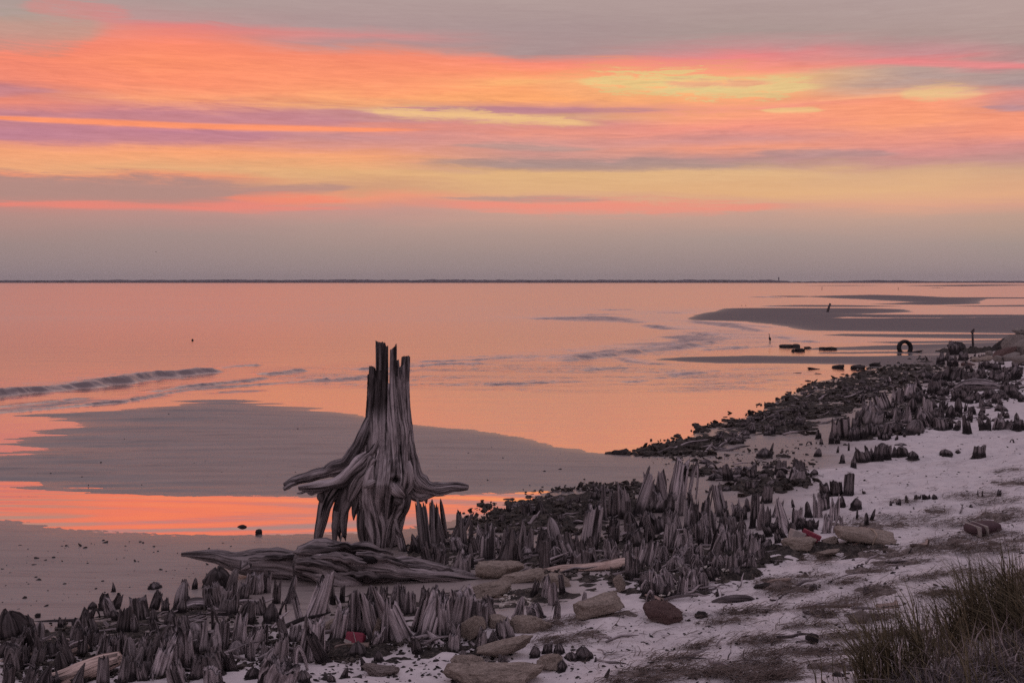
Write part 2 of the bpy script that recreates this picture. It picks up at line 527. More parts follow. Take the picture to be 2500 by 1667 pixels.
def attr(T, name, out='Fac'):
    a = T.n('ShaderNodeAttribute')
    a.attribute_name = name
    return a.outputs[out]


def bump(T, h, strength, dist, normal=None):
    b = T.n('ShaderNodeBump')
    T.put(b.inputs['Height'], h)
    T.put(b.inputs['Strength'], strength)
    T.put(b.inputs['Distance'], dist)
    if normal is not None:
        T.put(b.inputs['Normal'], normal)
    return b.outputs[0]


def pbsdf(T, color, rough, normal=None, spec=0.5, **kw):
    b = T.n('ShaderNodeBsdfPrincipled')
    T.put(b.inputs['Base Color'], color)
    T.put(b.inputs['Roughness'], rough)
    T.put(b.inputs['Specular IOR Level'], spec)
    if normal is not None:
        T.put(b.inputs['Normal'], normal)
    for k, v in kw.items():
        T.put(b.inputs[k.replace('_', ' ')], v)
    return b.outputs[0]


def sand_material():
    m, T = mat('sand')
    pos = T.n('ShaderNodeNewGeometry').outputs['Position']
    dry = attr(T, 'dry')
    far = attr(T, 'far')
    damp = attr(T, 'damp')
    n_big = T.noise(pos, 0.7, 4, .55)
    n_mid = T.noise(pos, 5.0, 5, .6)
    n_fine = T.noise(pos, 60.0, 4, .6)
    grain = T.noise(pos, 320.0, 2, .5)
    flow = T.noise(T.map(pos, (0.35, 3.2, 1.0)), 1.0, 6, .62, .3)
    flow2 = T.noise(T.map(pos, (1.1, 14.0, 1.0), (3, 7, 0)), 1.0, 5, .6, .2)
    wet_c = T.ramp(flow, [(.30, (.205, .168, .162)), (.48, (.275, .232, .218)), (.70, (.315, .268, .250))])
    wet_c = T.mix(T.m('MULTIPLY', T.ss(flow2, .57, .66), .8), wet_c, (.15, .125, .122, 1))
    far_c = T.ramp(flow, [(.30, (.070, .056, .066)), (.70, (.115, .094, .104))])
    wet_c = T.mix(far, wet_c, far_c)
    # darker soaked rim next to the water
    wet_c = T.mix(T.m('MULTIPLY', damp, .55), wet_c, (.105, .098, .105, 1))
    dry_c = T.ramp(n_mid, [(.28, (.54, .495, .505)), (.55, (.66, .61, .61)), (.80, (.72, .67, .665))])
    # dark specks and thin lines of organic litter, pressed into the sand
    lit = T.noise(T.map(pos, (5.0, 16.0, 5.0), (0, 0, 0), (0, 0, .35)), 1.0, 6, .7, .6)
    dry_c = T.mix(T.m('MULTIPLY', T.ss(lit, .61, .70), .55), dry_c, (.16, .125, .115, 1))
    dry_c = T.mix(T.m('MULTIPLY', T.ss(n_big, .55, .75), .18), dry_c, (.33, .28, .27, 1))
    c = T.mix(dry, wet_c, dry_c)
    c = T.mix(1.0, c, T.ramp(grain, [(.3, (.86, .86, .86)), (.7, (1.1, 1.1, 1.1))]), 'MULTIPLY')
    c = T.mix(T.m('MULTIPLY', T.ss(n_fine, .62, .72), .35), c, (.12, .10, .095, 1))
    rough = T.m('MULTIPLY_ADD', dry, .48, T.m('MULTIPLY_ADD', far, .16, T.m('MULTIPLY_ADD', damp, -.30, .50)))
    h = T.m('ADD', T.m('MULTIPLY', n_fine, .4), T.m('MULTIPLY', grain, .15))
    h = T.m('MULTIPLY', h, T.m('MULTIPLY_ADD', dry, .9, .1))
    nrm = bump(T, h, .5, .012)
    flowb = bump(T, T.m('ADD', flow2, T.m('MULTIPLY', flow, .5)), T.m('MULTIPLY_ADD', dry, -.18, .22), .02, nrm)
    finish(T, pbsdf(T, c, rough, flowb, T.m('MULTIPLY_ADD', dry, -.35, .45)))
    return m


def water_material():
    m, T = mat('sea_water')
    pos = T.n('ShaderNodeNewGeometry').outputs['Position']
    rip = attr(T, 'ripple')
    wave_shade = attr(T, 'wave_shade')
    calm = attr(T, 'calm')
    rgh = attr(T, 'rgh')
    a = T.noise(T.map(pos, (1.6, 4.2, 1.0), (0, 0, 0), (0, 0, .12)), 1.0, 4, .55, .5)
    b = T.noise(T.map(pos, (.22, .75, 1.0), (5, 0, 0), (0, 0, .10)), 1.0, 3, .5, .4)
    c = T.noise(T.map(pos, (5.5, 9.0, 1.0)), 1.0, 3, .6, .6)
    hgt = T.m('ADD', T.m('MULTIPLY', a, .45), T.m('ADD', T.m('MULTIPLY', b, .9), T.m('MULTIPLY', c, T.m('MULTIPLY', rip, .8))))
    n1 = bump(T, hgt, T.m('MULTIPLY_ADD', rip, .75, .02), .10)
    # slow rings creeping over the pool
    wv = T.n('ShaderNodeTexWave', wave_type='RINGS', rings_direction='Z', wave_profile='SIN')
    T.put(wv.inputs['Vector'], T.map(pos, (.17, 1.0, 0), (1.53, -17.7, 0)))
    wv.inputs['Scale'].default_value = .62
    wv.inputs['Distortion'].default_value = 1.6
    wv.inputs['Detail'].default_value = 1.0
    wv.inputs['Detail Scale'].default_value = .35
    n2 = bump(T, wv.outputs['Fac'], T.m('MULTIPLY', calm, .034), .06, n1)
    body = T.n('ShaderNodeBsdfDiffuse')
    T.put(body.inputs['Color'], T.mix(wave_shade, (.20, .160, .160, 1), (.19, .165, .175, 1)))  # dark look of steep wave faces is put into the colour
    T.put(body.inputs['Normal'], n2)
    gl = T.n('ShaderNodeBsdfGlossy')
    gl.inputs['Color'].default_value = (.94, .78, .725, 1)
    T.put(gl.inputs['Roughness'], rgh)
    T.put(gl.inputs['Normal'], n2)
    fr = T.n('ShaderNodeFresnel')
    fr.inputs['IOR'].default_value = 1.34
    T.put(fr.inputs['Normal'], n2)
    k = T.m('MULTIPLY_ADD', T.ss(fr.outputs[0], .015, .30), .92, .04)
    k = T.m('MULTIPLY', k, T.m('MULTIPLY_ADD', wave_shade, -.72, 1.0))  # the same mask dims the reflection on wave faces
    mx = T.n('ShaderNodeMixShader')
    T.put(mx.inputs[0], k)
    T.t.links.new(body.outputs[0], mx.inputs[1])
    T.t.links.new(gl.outputs[0], mx.inputs[2])
    finish(T, mx.outputs[0])
    return m


M_SAND = sand_material()
M_WATER = water_material()


# ------------------------------------------------------------------ the sand, one sheet from under the camera to the last flat
def build_sand():
    vs = np.concatenate([np.arange(693.2, 700, .35), np.arange(700, 900, .8), np.arange(900, 1100, 1.5), np.arange(1100, 1300, 1.7), np.arange(1300, 1800, 1.7)])
    Yr = CH * F / (vs - V0)
    ymin = Yr.min()
    Yr = np.concatenate([Yr, np.linspace(ymin, .4, 42)[1:]])
    s = np.concatenate([np.linspace(-.95, -.50, 24)[:-1], np.linspace(-.50, .50, 560), np.linspace(.50, 1.1, 40)[1:]])
    Y = Yr[:, None] + 0 * s[None, :]
    X = s[None, :] * (Y + 1.2)
    x, y = X.ravel(), Y.ravel()
    z, dry, far = ground(x, y, True)
    nr, nc = X.shape
    GRID['Y'], GRID['s'], GRID['Z'] = Yr[::-1].copy(), s, z.reshape(nr, nc)[::-1].copy()
    Q = grid_faces(nr, nc)[:, ::-1]
    keep = z > -.12
    Qk = Q[keep[Q].any(1)]
    used = np.zeros(len(x), bool)
    used[Qk.ravel()] = True
    idx = np.cumsum(used) - 1
    V = np.stack([x, y, z], -1)[used]
    Qk = idx[Qk]
    damp = np.exp(-np.maximum(z, 0) / .035)
    me = new_mesh('sand', V, Qk, [M_SAND], True, {'dry': dry[used], 'far': far[used], 'damp': damp[used]})
    link('beach_sand', me, kind='structure')


# ------------------------------------------------------------------ the sea with its small breakers
WAVES = [
    # (crest line in photo pixels, height m, width m in depth, painted dark of the front face, trailing churn m)
    ([(-300,1000),(0,964),(90,955),(170,948),(306,934),(374,921),(459,914),(520,908),(545,904)], .19, .75, .55, 2.4),
    ([(541,899),(600,893),(640,892)], .05, .5, .25, .8),
    ([(-200,1008),(0,994),(110,983),(215,972),(222,970)], .055, .35, .35, .5),
    ([(357,959),(459,945),(578,933),(663,922)], .06, .45, .35, .9),
    ([(645,915),(700,910),(748,905)], .10, .5, .35, .5),
    ([(-200,1024),(0,1008),(153,994.6),(306,981),(374,967),(459,952),(578,943.5),(800,928),(880,922)], .045, .3, .3, .5),
    ([(1010,884),(1100,882),(1180,878),(1260,872)], .045, .6, .3, 1.2),
    ([(860,905),(960,898),(1080,890),(1200,887)], .04, .5, .3, .8),
    ([(1285,779.4),(1372,777.5),(1449,776),(1533,776)], .10, 1.6, .3, 4.0),
    ([(1372,782),(1480,785),(1571,788)], .09, 1.3, .35, 3.0),
    ([(1480,758),(1520,756.8),(1551,756.5)], .11, 1.6, .3, 3.0),
    ([(1430,770),(1500,768),(1520,769)], .09, 1.2, .3, 2.0),
    ([(1563,794.5),(1614,799.6),(1659,806)], .13, 1.2, .35, 2.5),
    ([(1600,764),(1643,764),(1660,766)], .07, 1.2, .3, 2.0),
    ([(1686,812),(1726,819),(1776,829.5)], .13, 1.1, .35, 2.5),
    ([(1372,886),(1423,874),(1519,863),(1599,856),(1678,847),(1739,834.7)], .14, 1.1, .35, 4.0),
    ([(1500,871),(1535,883),(1599,888.5),(1640,889)], .05, .7, .3, 1.0),
    ([(1723,791.6),(1780,797),(1838,807.6),(1872,812)], .06, .9, .3, 1.5),
    ([(1650,783),(1740,786.5),(1850,797),(1900,801)], .05, .9, .3, 1.5),
    ([(1881,820.5),(1915,825.6),(1934,832.6),(2010,837)], .05, .7, .3, .8),
    ([(1700,856),(1800,851),(1880,846),(1900,845)], .05, .6, .3, .7),
    ([(1640,845),(1760,849),(1840,846)], .04, .6, .2, .8),
    ([(1840,724.2),(1872,725.5),(1900,726.5)], .10, 3.0, .4, 4.0),
    ([(1850,748),(1900,749.5),(1960,750)], .06, 2.0, .3, 3.0),
    ([(1420,906),(1480,902),(1540,897)], .045, .6, .25, 1.0),
    ([(1640,916),(1700,911),(1760,905)], .04, .6, .25, 1.0),
    ([(1530,935),(1600,926),(1660,916)], .03, .5, .2, 1.0),
    ([(1180,940),(1300,935),(1440,931)], .03, .5, .2, 1.0),
]
CHURN = [
    [(1372,886),(1519,864),(1739,835),(1725,832),(1600,836),(1500,838),(1560,846),(1420,862)],
    [(1292,779),(1372,782),(1571,788),(1560,781),(1533,775),(1480,772.5),(1372,776)],
    [(1600,822),(1680,817),(1776,830),(1740,834),(1640,832)],
    [(1563,793),(1614,797),(1659,806),(1610,804),(1575,799)],
    [(1690,783),(1800,790),(1880,812),(1850,811),(1760,797),(1680,788)],
    [(-200,985),(0,958),(100,950),(153,948),(136,935),(306,929),(374,917),(442,914),(527,902),(545,905),(520,914),(459,922),(374,930),(306,941),(170,954),(0,970),(-200,1000)],
    [(300,980),(357,960),(459,945),(663,920),(660,926),(560,944),(470,955),(400,968)],
    [(-200,1012),(0,994),(220,971),(300,976),(150,996),(0,1009),(-200,1028)],
    [(510,960),(590,951),(664,950),(640,956),(560,961)],
    [(700,938),(820,925),(960,905),(1060,898),(1000,910),(860,930)],
]
CHOP = polyw([(640,900),(900,880),(1180,866),(1420,850),(1700,800),(1850,806),(1960,830),(1990,850),(1750,868),(1640,876),(1700,890),(1900,892),(2060,912),(1930,950),(1800,965),(1500,955),(1100,958),(800,945),(640,930)])
RIPPLED = polyw([(820,950),(1200,955),(1800,960),(1900,975),(1700,1050),(1557,1107),(1450,1100),(1250,1060),(1000,1030),(820,1000)])
SHOAL = polyw([(1480,760),(1760,752),(1690,775),(1760,783),(1900,800),(1990,812),(2200,824),(2400,829),(2380,842),(2000,846),(1900,850),(1700,840),(1600,800)])


def build_sea():
    vs = np.concatenate([np.array([689.15, 689.3, 689.5, 689.75]), np.arange(690, 715, .7), np.arange(715, 870, .42), np.arange(870, 990, .55), np.arange(990, 1060, 1.6), np.arange(1060, 1330, 2.6)])
    Yr = CH * F / (vs - V0)
    s = np.concatenate([np.linspace(-2.2, -.56, 24)[:-1], np.linspace(-.56, .50, 380), np.linspace(.50, 2.2, 30)[1:]])
    Y = Yr[:, None] + 0 * s[None, :]
    X = s[None, :] * Y
    x, y = X.ravel(), Y.ravel()
    z = np.zeros_like(x)
    churn = np.zeros_like(x)
    wave_shade = np.zeros_like(x)
    for pts, h, w, shd, tr in WAVES:
        w, shd, h = w * (1.3 if h > .07 else .8), min(.9, shd * 1.6), h * 1.35
        P = polyw(pts)
        lo, hi = P.min(0) - tr * 2 - 3 * w, P.max(0) + tr * 2 + 3 * w
        m = (x > lo[0]) & (x < hi[0]) & (y > lo[1]) & (y < hi[1])
        if not m.any():
            continue
        xm, ym = x[m], y[m]
        best = np.full(xm.shape, 1e9); side = np.zeros_like(xm); along = np.zeros_like(xm)
        seg = np.sqrt(((P[1:] - P[:-1]) ** 2).sum(1)); tot = seg.sum(); acc = 0
        for i in range(len(P) - 1):
            e = P[i + 1] - P[i]
            t = np.clip(((xm - P[i, 0]) * e[0] + (ym - P[i, 1]) * e[1]) / (e @ e), 0, 1)
            dx, dy = xm - P[i, 0] - e[0] * t, ym - P[i, 1] - e[1] * t
            d = np.hypot(dx, dy)
            b = d < best
            best = np.where(b, d, best)
            sd = e[0] * dy - e[1] * dx
            side = np.where(b, np.sign(sd), side)
            along = np.where(b, (acc + t * seg[i]) / tot, along)
            acc += seg[i]
        jag = .18 * fbm(xm * 1.3, ym * 1.3, seed=77, oct=3)
        d = best * side + jag * w                      # + : seaward, behind the crest
        env = sst(0, .10, along) * sst(0, .10, 1 - along) * (.75 + .35 * fbm(along * tot * .35, 0 * along, seed=int(h * 1e4), oct=2))
        prof = np.where(d > 0, np.exp(-(d / (w * 1.1)) ** 2), np.exp(-(d / (w * .24)) ** 2))
        z[m] = np.maximum(z[m], h * env * prof)
        front = np.exp(-((d + w * .10) / (w * .30)) ** 2)
        tail = np.where(d > 0, np.exp(-d / tr), np.exp(d / (w * .5))) * env
        patch = sst(-.25, .45, fbm(xm * .9, ym * 2.2, seed=78, oct=4))
        wave_shade[m] = np.maximum(wave_shade[m], shd * env * front * (.75 + .35 * patch))  # shade of the front face, painted along the crest line
        churn[m] = np.maximum(churn[m], np.clip(tail, 0, 1) * (.25 + .75 * patch))
    for pts in CHURN:
        P = polyw(pts)
        lo, hi = P.min(0) - 1, P.max(0) + 1
        m = (x > lo[0]) & (x < hi[0]) & (y > lo[1]) & (y < hi[1])
        if m.any():
            sc_ = (hi - lo).min() * .12
            sd = sdf(P, x[m], y[m]) + .5 * sc_ * fbm(x[m] * .8, y[m] * 1.5, seed=79, oct=3)
            c = sst(-.3 * sc_, 1.2 * sc_, sd) * (.55 + .45 * sst(-.3, .4, fbm(x[m] * 1.2, y[m] * 2.6, seed=80, oct=4)))
            churn[m] = np.maximum(churn[m], c)
            wave_shade[m] = np.maximum(wave_shade[m], .80 * c)  # churned water gets the same painted dark
    fs = sst(-1.5, 2.5, sdf(CHOP, x, y)) * (1 - sst(140, 220, y))
    fr = sst(-2.0, 3.0, sdf(RIPPLED, x, y))
    fh = sst(-2.0, 6.0, sdf(SHOAL, x, y))
    pat = sst(-.5, .5, fbm(x * .25, y * .9, seed=81, oct=4))
    pat2 = sst(-.15, .6, fbm(x * .7, y * 2.4, seed=83, oct=4))
    farr = .42 * sst(25, 120, y) + .10 * sst(-.2, .8, fbm(x * .02, y * .06, seed=84, oct=3)) * sst(40, 90, y)
    ripple = np.clip(.05 + farr + fs * (.16 + .60 * pat * pat2 + .12 * pat) + .09 * fr + .42 * fh * (.4 + .6 * pat) + .75 * churn, 0, 1)
    z = z + (fs * .016 * pat + churn * .034) * fbm(x * 2.6, y * 4.6, seed=82, oct=4, gain=.6)
    inpool = (y < 20.5) & (x < 2.5)
    calm = np.where(inpool, 1.0, .12)
    ripple = np.where(inpool, .01, ripple)
    rgh = np.clip(.09 + .06 * sst(22, 90, y) + .10 * ripple + .26 * np.clip(churn, 0, 1), 0, .5)
    rgh = np.where(inpool, .05, rgh)
    V = np.stack([x, y, z], -1)
    Q = grid_faces(*X.shape)[:, ::-1]
    me = new_mesh('sea', V, Q, [M_WATER], True, {'ripple': ripple, 'wave_shade': wave_shade, 'calm': calm, 'rgh': rgh})
    link('sea_water', me, kind='structure')


build_sand()
build_sea()

# ------------------------------------------------------------------ weathered wood
def wood_material(name, pale, dark, stain_col=(.018, .015, .016)):
    """fibrous drift wood. gr: fibre space (x, y across, z along); hrel: height from foot (0) to tip (1); object colour r = paleness, g = height of the wet stain"""
    m, T = mat(name)
    gr = attr(T, 'gr', 'Vector')
    hrel = attr(T, 'hrel')
    oi = T.n('ShaderNodeObjectInfo')
    sep = T.n('ShaderNodeSeparateColor')
    T.put(sep.inputs[0], oi.outputs['Color'])
    tone, st = sep.outputs[0], sep.outputs[1]
    rnd = oi.outputs['Random']
    off = T.comb(T.m('MULTIPLY', rnd, 37.0), T.m('MULTIPLY', rnd, 91.0), T.m('MULTIPLY', rnd, 53.0))
    va = T.n('ShaderNodeVectorMath', operation='ADD')
    T.put(va.inputs[0], gr)
    T.put(va.inputs[1], off)
    v = va.outputs[0]
    f1 = T.noise(T.map(v, (22, 22, 1.1)), 1.0, 6, .65, .8)
    f2 = T.noise(T.map(v, (85, 85, 3.0)), 1.0, 4, .6, .3)
    blot = T.noise(T.map(v, (5, 5, 2.2)), 1.0, 5, .62, .4)
    f0 = T.noise(T.map(v, (9, 9, .65)), 1.0, 5, .6, 1.2)
    k = T.m('ADD', T.m('ADD', T.m('MULTIPLY', f1, .50), T.m('MULTIPLY', f2, .22)), T.m('MULTIPLY', f0, .28))
    c = T.ramp(k, [(.425, dark), (.475, [(a * .6 + b * .4) for a, b in zip(dark, pale)]), (.525, pale), (.59, [min(1, a * 1.35) for a in pale])])
    c = T.mix(T.m('MULTIPLY', T.ss(blot, .48, .70), .55), c, (dark[0] * 1.3, dark[1] * 1.2, dark[2] * 1.2, 1))
    c = T.mix(1.0, c, T.ramp(tone, [(0.0, (.16, .15, .15)), (.5, (.80, .78, .78)), (1.0, (1.55, 1.53, 1.55))]), 'MULTIPLY')
    # cracks
    c = T.mix(T.m('SUBTRACT', 1.0, T.ss(f1, .36, .44)), c, (.010, .008, .008, 1))
    c = T.mix(T.m('MULTIPLY', T.m('SUBTRACT', 1.0, T.ss(f0, .38, .50)), .75), c, (.030, .025, .026, 1))
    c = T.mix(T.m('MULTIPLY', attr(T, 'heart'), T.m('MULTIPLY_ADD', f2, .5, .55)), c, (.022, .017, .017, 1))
    # algae and water stain that climbed from the foot, ragged along the fibres
    h = T.m('ADD', hrel, T.m('ADD', T.m('MULTIPLY', T.m('SUBTRACT', f1, .5), .55), T.m('MULTIPLY', T.m('SUBTRACT', blot, .5), .35)))
    sm = T.m('SUBTRACT', 1.0, T.ss(T.m('SUBTRACT', h, st), -.10, .14))
    c = T.mix(T.m('MULTIPLY', sm, .90), c, (*stain_col, 1))
    b = bump(T, k, 1.0, .03)
    b = bump(T, blot, .3, .02, b)
    finish(T, pbsdf(T, c, .82, b, .18))
    return m


M_WOOD = wood_material('grey_wood', (.330, .292, .298), (.058, .048, .049))
M_DRIFT = wood_material('tan_driftwood', (.42, .33, .285), (.17, .125, .105))


def sweep(path, radii, n=24, flat=1.0, amp=.10, freq=7, seed=0, cap=True, twist=0.0, ragged=0.0, roll=0.0, kink=0.0):
    """ridged tapering limb along a list of 3-D points; radii one number or (a, b) per point; returns V, Q, gr"""
    P = np.array(path, float)
    R = np.array([(r, r * flat) if np.isscalar(r) else r for r in radii], float)
    seg = np.r_[0, np.cumsum(np.sqrt(((P[1:] - P[:-1]) ** 2).sum(1)))]
    L = seg[-1]
    m = max(8, int(L / (.35 * R.max() + .012)) + 6)
    m = min(m, 130)
    s = np.linspace(0, L, m)
    # smooth the poly-line
    C = np.stack([np.interp(s, seg, P[:, k]) for k in range(3)], -1)
    RR = np.stack([np.interp(s, seg, R[:, k]) for k in range(2)], -1)
    for _ in range(max(2, m // 9)):
        C[1:-1] = .25 * C[:-2] + .5 * C[1:-1] + .25 * C[2:]
        RR[1:-1] = .25 * RR[:-2] + .5 * RR[1:-1] + .25 * RR[2:]
    if kink:
        q = s / (RR.mean() * 3.2)
        env = np.sin(np.clip(s / L, 0, 1) * pi)[:, None] ** .5
        C = C + env * kink * RR.mean() * np.stack([vn(q, 0 * q, seed=seed + 71), vn(q, 0 * q, seed=seed + 72), vn(q, 0 * q, seed=seed + 73)], -1)
        RR = RR * (1 + .45 * kink * vn(q * 1.3, 0 * q, seed=seed + 74)[:, None])
    Tn = np.gradient(C, axis=0)
    Tn /= np.linalg.norm(Tn, axis=1)[:, None] + 1e-9
    up = np.array([0, -1.0, 0.12])
    A = np.cross(Tn, up); bad = np.linalg.norm(A, axis=1) < .15
    A[bad] = np.cross(Tn[bad], np.array([1.0, 0, .1]))
    A /= np.linalg.norm(A, axis=1)[:, None]
    B = np.cross(A, Tn)
    th = np.linspace(0, 2 * pi, n, endpoint=False)
    TH = th[None, :] + twist * (s / L)[:, None] + roll
    ct, sn = np.cos(TH), np.sin(TH)
    sc = np.broadcast_to(s[:, None], TH.shape)
    rid = 1 - np.abs(vn(ct * freq * .5, sn * freq * .5, sc * 1.1 + .5 * vn(ct, sn, sc * 2, seed + 40), seed)) * 2
    rid2 = 1 - np.abs(vn(ct * freq * 1.3, sn * freq * 1.3, sc * 2.3, seed + 5)) * 2
    lump = vn(ct * 1.2, sn * 1.2, sc * 4.0, seed + 9)
    rid3 = 1 - np.abs(vn(ct * freq * 2.6, sn * freq * 2.6, sc * 3.0, seed + 6)) * 2
    f = 1 + amp * (rid + .6 * rid2 + (.38 * rid3 if n >= 24 else 0)) + amp * 1.0 * lump
    X = C[:, None, :] + A[:, None, :] * (ct * RR[:, :1] * f)[..., None] + B[:, None, :] * (sn * RR[:, 1:] * f)[..., None]
    if ragged:
        endw = sst(.80, 1.0, s / L)[:, None]
        X += Tn[:, None, :] * (endw * ragged * vn(ct * 4, sn * 4, 0 * sc, seed + 3))[..., None]
    gr = np.stack([ct * RR.mean() * 1.0, sn * RR.mean() * 1.0, sc + seed * .37], -1)
    V = X.reshape(-1, 3); G = gr.reshape(-1, 3)
    Q = grid_faces(m, n, True)
    if cap:
        ends = []
        for row, sgn in ((0, -1), (m - 1, 1)):
            V = np.vstack([V, (C[row] + Tn[row] * sgn * RR[row].mean() * (.35 if not ragged else -.5))[None]])
            G = np.vstack([G, np.array([[0, 0, s[row] + .1]])])
            ci = len(V) - 1
            a = row * n + np.arange(n); b = row * n + (np.arange(n) + 1) % n
            q = np.stack([a, b, np.full(n, ci), np.full(n, ci)], -1)
            if sgn < 0:
                q = q[:, ::-1]
            ends.append(q)
        Q = np.vstack([Q] + ends)
    return V, Q, G


def fix_quads(Q):
    """degenerate quads (fan caps) become triangles"""
    out = []
    for q in Q.tolist():
        d = []
        for i in q:
            if i not in d:
                d.append(i)
        out.append(d)
    return out


def merge(parts):
    Vs, Qs, Gs, o = [], [], [], 0
    for V, Q, G in parts:
        Vs.append(V); Gs.append(G); Qs.append(Q + o); o += len(V)
    return np.vstack(Vs), np.vstack(Qs), np.vstack(Gs)


def wood_mesh(name, parts, material, z0=None, z1=None):
    V, Q, G = merge(parts)
    lo = V[:, 2].min() if z0 is None else z0
    hi = V[:, 2].max() if z1 is None else z1
    h = np.clip((V[:, 2] - lo) / (hi - lo + 1e-6), 0, 1)
    return new_mesh(name, V, fix_quads(Q), [material], True, {'gr': G, 'hrel': h})


def empty(name, loc, label, cat, group=None, rot=(0, 0, 0)):
    o = bpy.data.objects.new(name, None)
    o.location = loc
    o.rotation_euler = rot
    o.empty_display_size = .3
    COL.objects.link(o)
    o['label'] = label
    o['category'] = cat
    if group:
        o['group'] = group
    return o


# ------------------------------------------------------------------ the big root stump
def build_big_stump():
    base = on_ground(933, 1327)[0]
    PX = F / base[1]                     # photo pixels per metre there
    K = 2.613 * PX                       # the close study of it: 2.613 study units per pixel
    def L(zx, zy, d=0.0):
        return np.array([(zx - 740) / K, d, (1370 - zy) / K])
    root = empty('dead_tree_stump', tuple(base), 'huge grey weathered tree stump with jagged top and spreading roots beside the pink pool', 'tree stump')
    tone = (.76, -.3, 0, 1)
    # trunk: rows of (study y, left x, right x)
    prof = [(1420, 622, 838), (1370, 618, 835), (1300, 606, 850), (1200, 592, 876), (1120, 580, 896), (1060, 574, 912), (1000, 572, 930), (940, 574, 944), (890, 578, 946), (820, 590, 943), (750, 606, 940), (680, 620, 938), (620, 630, 934), (560, 638, 922), (480, 642, 917), (400, 646, 915), (320, 650, 915), (90, 655, 915)]
    py = np.array([p[0] for p in prof], float)[::-1]; pl = np.array([p[1] for p in prof], float)[::-1]; pr = np.array([p[2] for p in prof], float)[::-1]
    N, M = 380, 200
    th = np.linspace(0, 2 * pi, N, endpoint=False)          # 0 = right, 3pi/2 = towards the viewer
    xs = 785 + 130 * np.cos(th)
    front = np.sin(th) < 0.12
    def top_front(x):
        t = np.full_like(x, 330.0)
        t = np.where(x < 690, 286 + 20 * np.sin(x * .55), t)
        t = np.where((x >= 664) & (x < 682), 238, t)
        t = np.where((x >= 690) & (x < 702), 345, t)
        t = np.where((x >= 702) & (x < 786), 72 + 14 * np.abs(np.sin(x * .16)) + np.clip(x - 755, 0, 35) * 1.1, t)
        t = np.where((x >= 786) & (x < 804), 330, t)
        t = np.where((x >= 804) & (x < 846), 118 - np.clip(x - 828, 0, 18) * 1.5, t)
        t = np.where((x >= 846) & (x < 853), 300, t)
        t = np.where((x >= 853) & (x < 861), 196, t)
        t = np.where((x >= 861) & (x < 879), 285, t)
        t = np.where((x >= 879) & (x < 897), 232, t)
        t = np.where((x >= 897), 176, t)
        return t
    top = np.where(front, top_front(xs), 400 + 45 * vn(th * 5, 0 * th, seed=4) + 25 * vn(th * 17, 0 * th, seed=5))
    top = top + 9 * vn(th * 30, 0 * th, seed=6)
    sj = np.linspace(0, 1, M)
    ZY = 1420 + (top[None, :] - 1420) * sj[:, None]
    cl = np.interp(ZY, py, pl); cr = np.interp(ZY, py, pr)
    cx, hw = (cl + cr) / 2, (cr - cl) / 2
    dep = np.interp(ZY, [90, 500, 800, 950, 1050, 1200, 1420], [112, 125, 170, 205, 165, 125, 110])
    hgt = (1370 - ZY) / K
    # grain swings as it runs down: left ribs lean out into the left roots
    lean = np.interp(ZY, [90, 520, 900, 1420], [0, .0, .35, .25])
    TH = th[None, :] + 0 * sj[:, None]
    tw = TH + lean * np.sin(TH + .6) + .10 * vn(np.cos(TH) * 1.5, np.sin(TH) * 1.5, hgt * 1.2, 8)
    ct, sn = np.cos(tw), np.sin(tw)
    low = sst(350, 900, ZY)
    r1 = 1 - np.abs(vn(ct * 3.2, sn * 3.2, hgt * .55, 12)) * 2
    r2 = 1 - np.abs(vn(ct * 7.5, sn * 7.5, hgt * .9, 13)) * 2
    r3 = 1 - np.abs(vn(ct * 17, sn * 17, hgt * 1.5, 14)) * 2
    d = (.050 + .085 * low) * r1 + (.055 + .035 * low) * r2 + .034 * r3
    # swirl round the knot
    kx, kz = 850, 945
    # recessed dark heartwood between the left shard and the pale plate
    fx = 785 + 130 * np.cos(TH)
    fr = (np.sin(TH) < 0.1)
    hw = hw * .915
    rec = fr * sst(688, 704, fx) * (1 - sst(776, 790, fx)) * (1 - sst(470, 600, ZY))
    groove = fr * (np.exp(-((fx - 695) / 7) ** 2) + np.exp(-((fx - 787) / 7) ** 2)) * (1 - sst(430, 640, ZY))
    f = 1 + d - .24 * rec - .40 * groove
    # frayed uneven plates near the top
    f = f + .05 * vn(TH * 11, hgt * .3, seed=15) * (1 - sst(250, 500, ZY))
    x = (cx + hw * np.cos(TH) * (f + .24 * rec) - 740) / K
    y = dep * np.sin(TH) * f / K
    # hollow swirl and eye of the knot on the front face
    dx, dz = (x * K + 740 - kx), (ZY - kz)
    rad = np.sqrt((dx / 1.0) ** 2 + (dz / 1.25) ** 2)
    face = (np.sin(TH) < -.2)
    y = y - face * (.10 * np.exp(-(rad / 95) ** 2) + .016 * np.cos(rad / 6.2) * np.exp(-(rad / 120) ** 2) - .17 * np.exp(-((dx + 6) ** 2 / 620 + (dz + 18) ** 2 / 330)))
    # left flank pulls towards the left roots, right flank towards the right one
    V = np.stack([x, y, hgt], -1)
    gr = np.stack([ct * .42, sn * .42, hgt + .05 * rad / 60 * face], -1)
    Vf, G = V.reshape(-1, 3), gr.reshape(-1, 3)
    Q = grid_faces(M, N, True)
    # inner wall of the hollow
    inner = []
    for k, (fr_, dn) in enumerate([(.80, .02), (.70, .30), (.60, .70), (.05, .80)]):
        cxn, czn = (785 - 740) / K, 0
        iv = V[-1].copy()
        iv[:, 0] = cxn + (iv[:, 0] - cxn) * fr_
        iv[:, 1] *= fr_
        iv[:, 2] -= dn
        inner.append(iv)
    base_i = (M - 1) * N
    Vf = np.vstack([Vf] + inner)
    G = np.vstack([G] + [np.stack([iv[:, 0] * 2, iv[:, 1] * 2, iv[:, 2]], -1) for iv in inner])
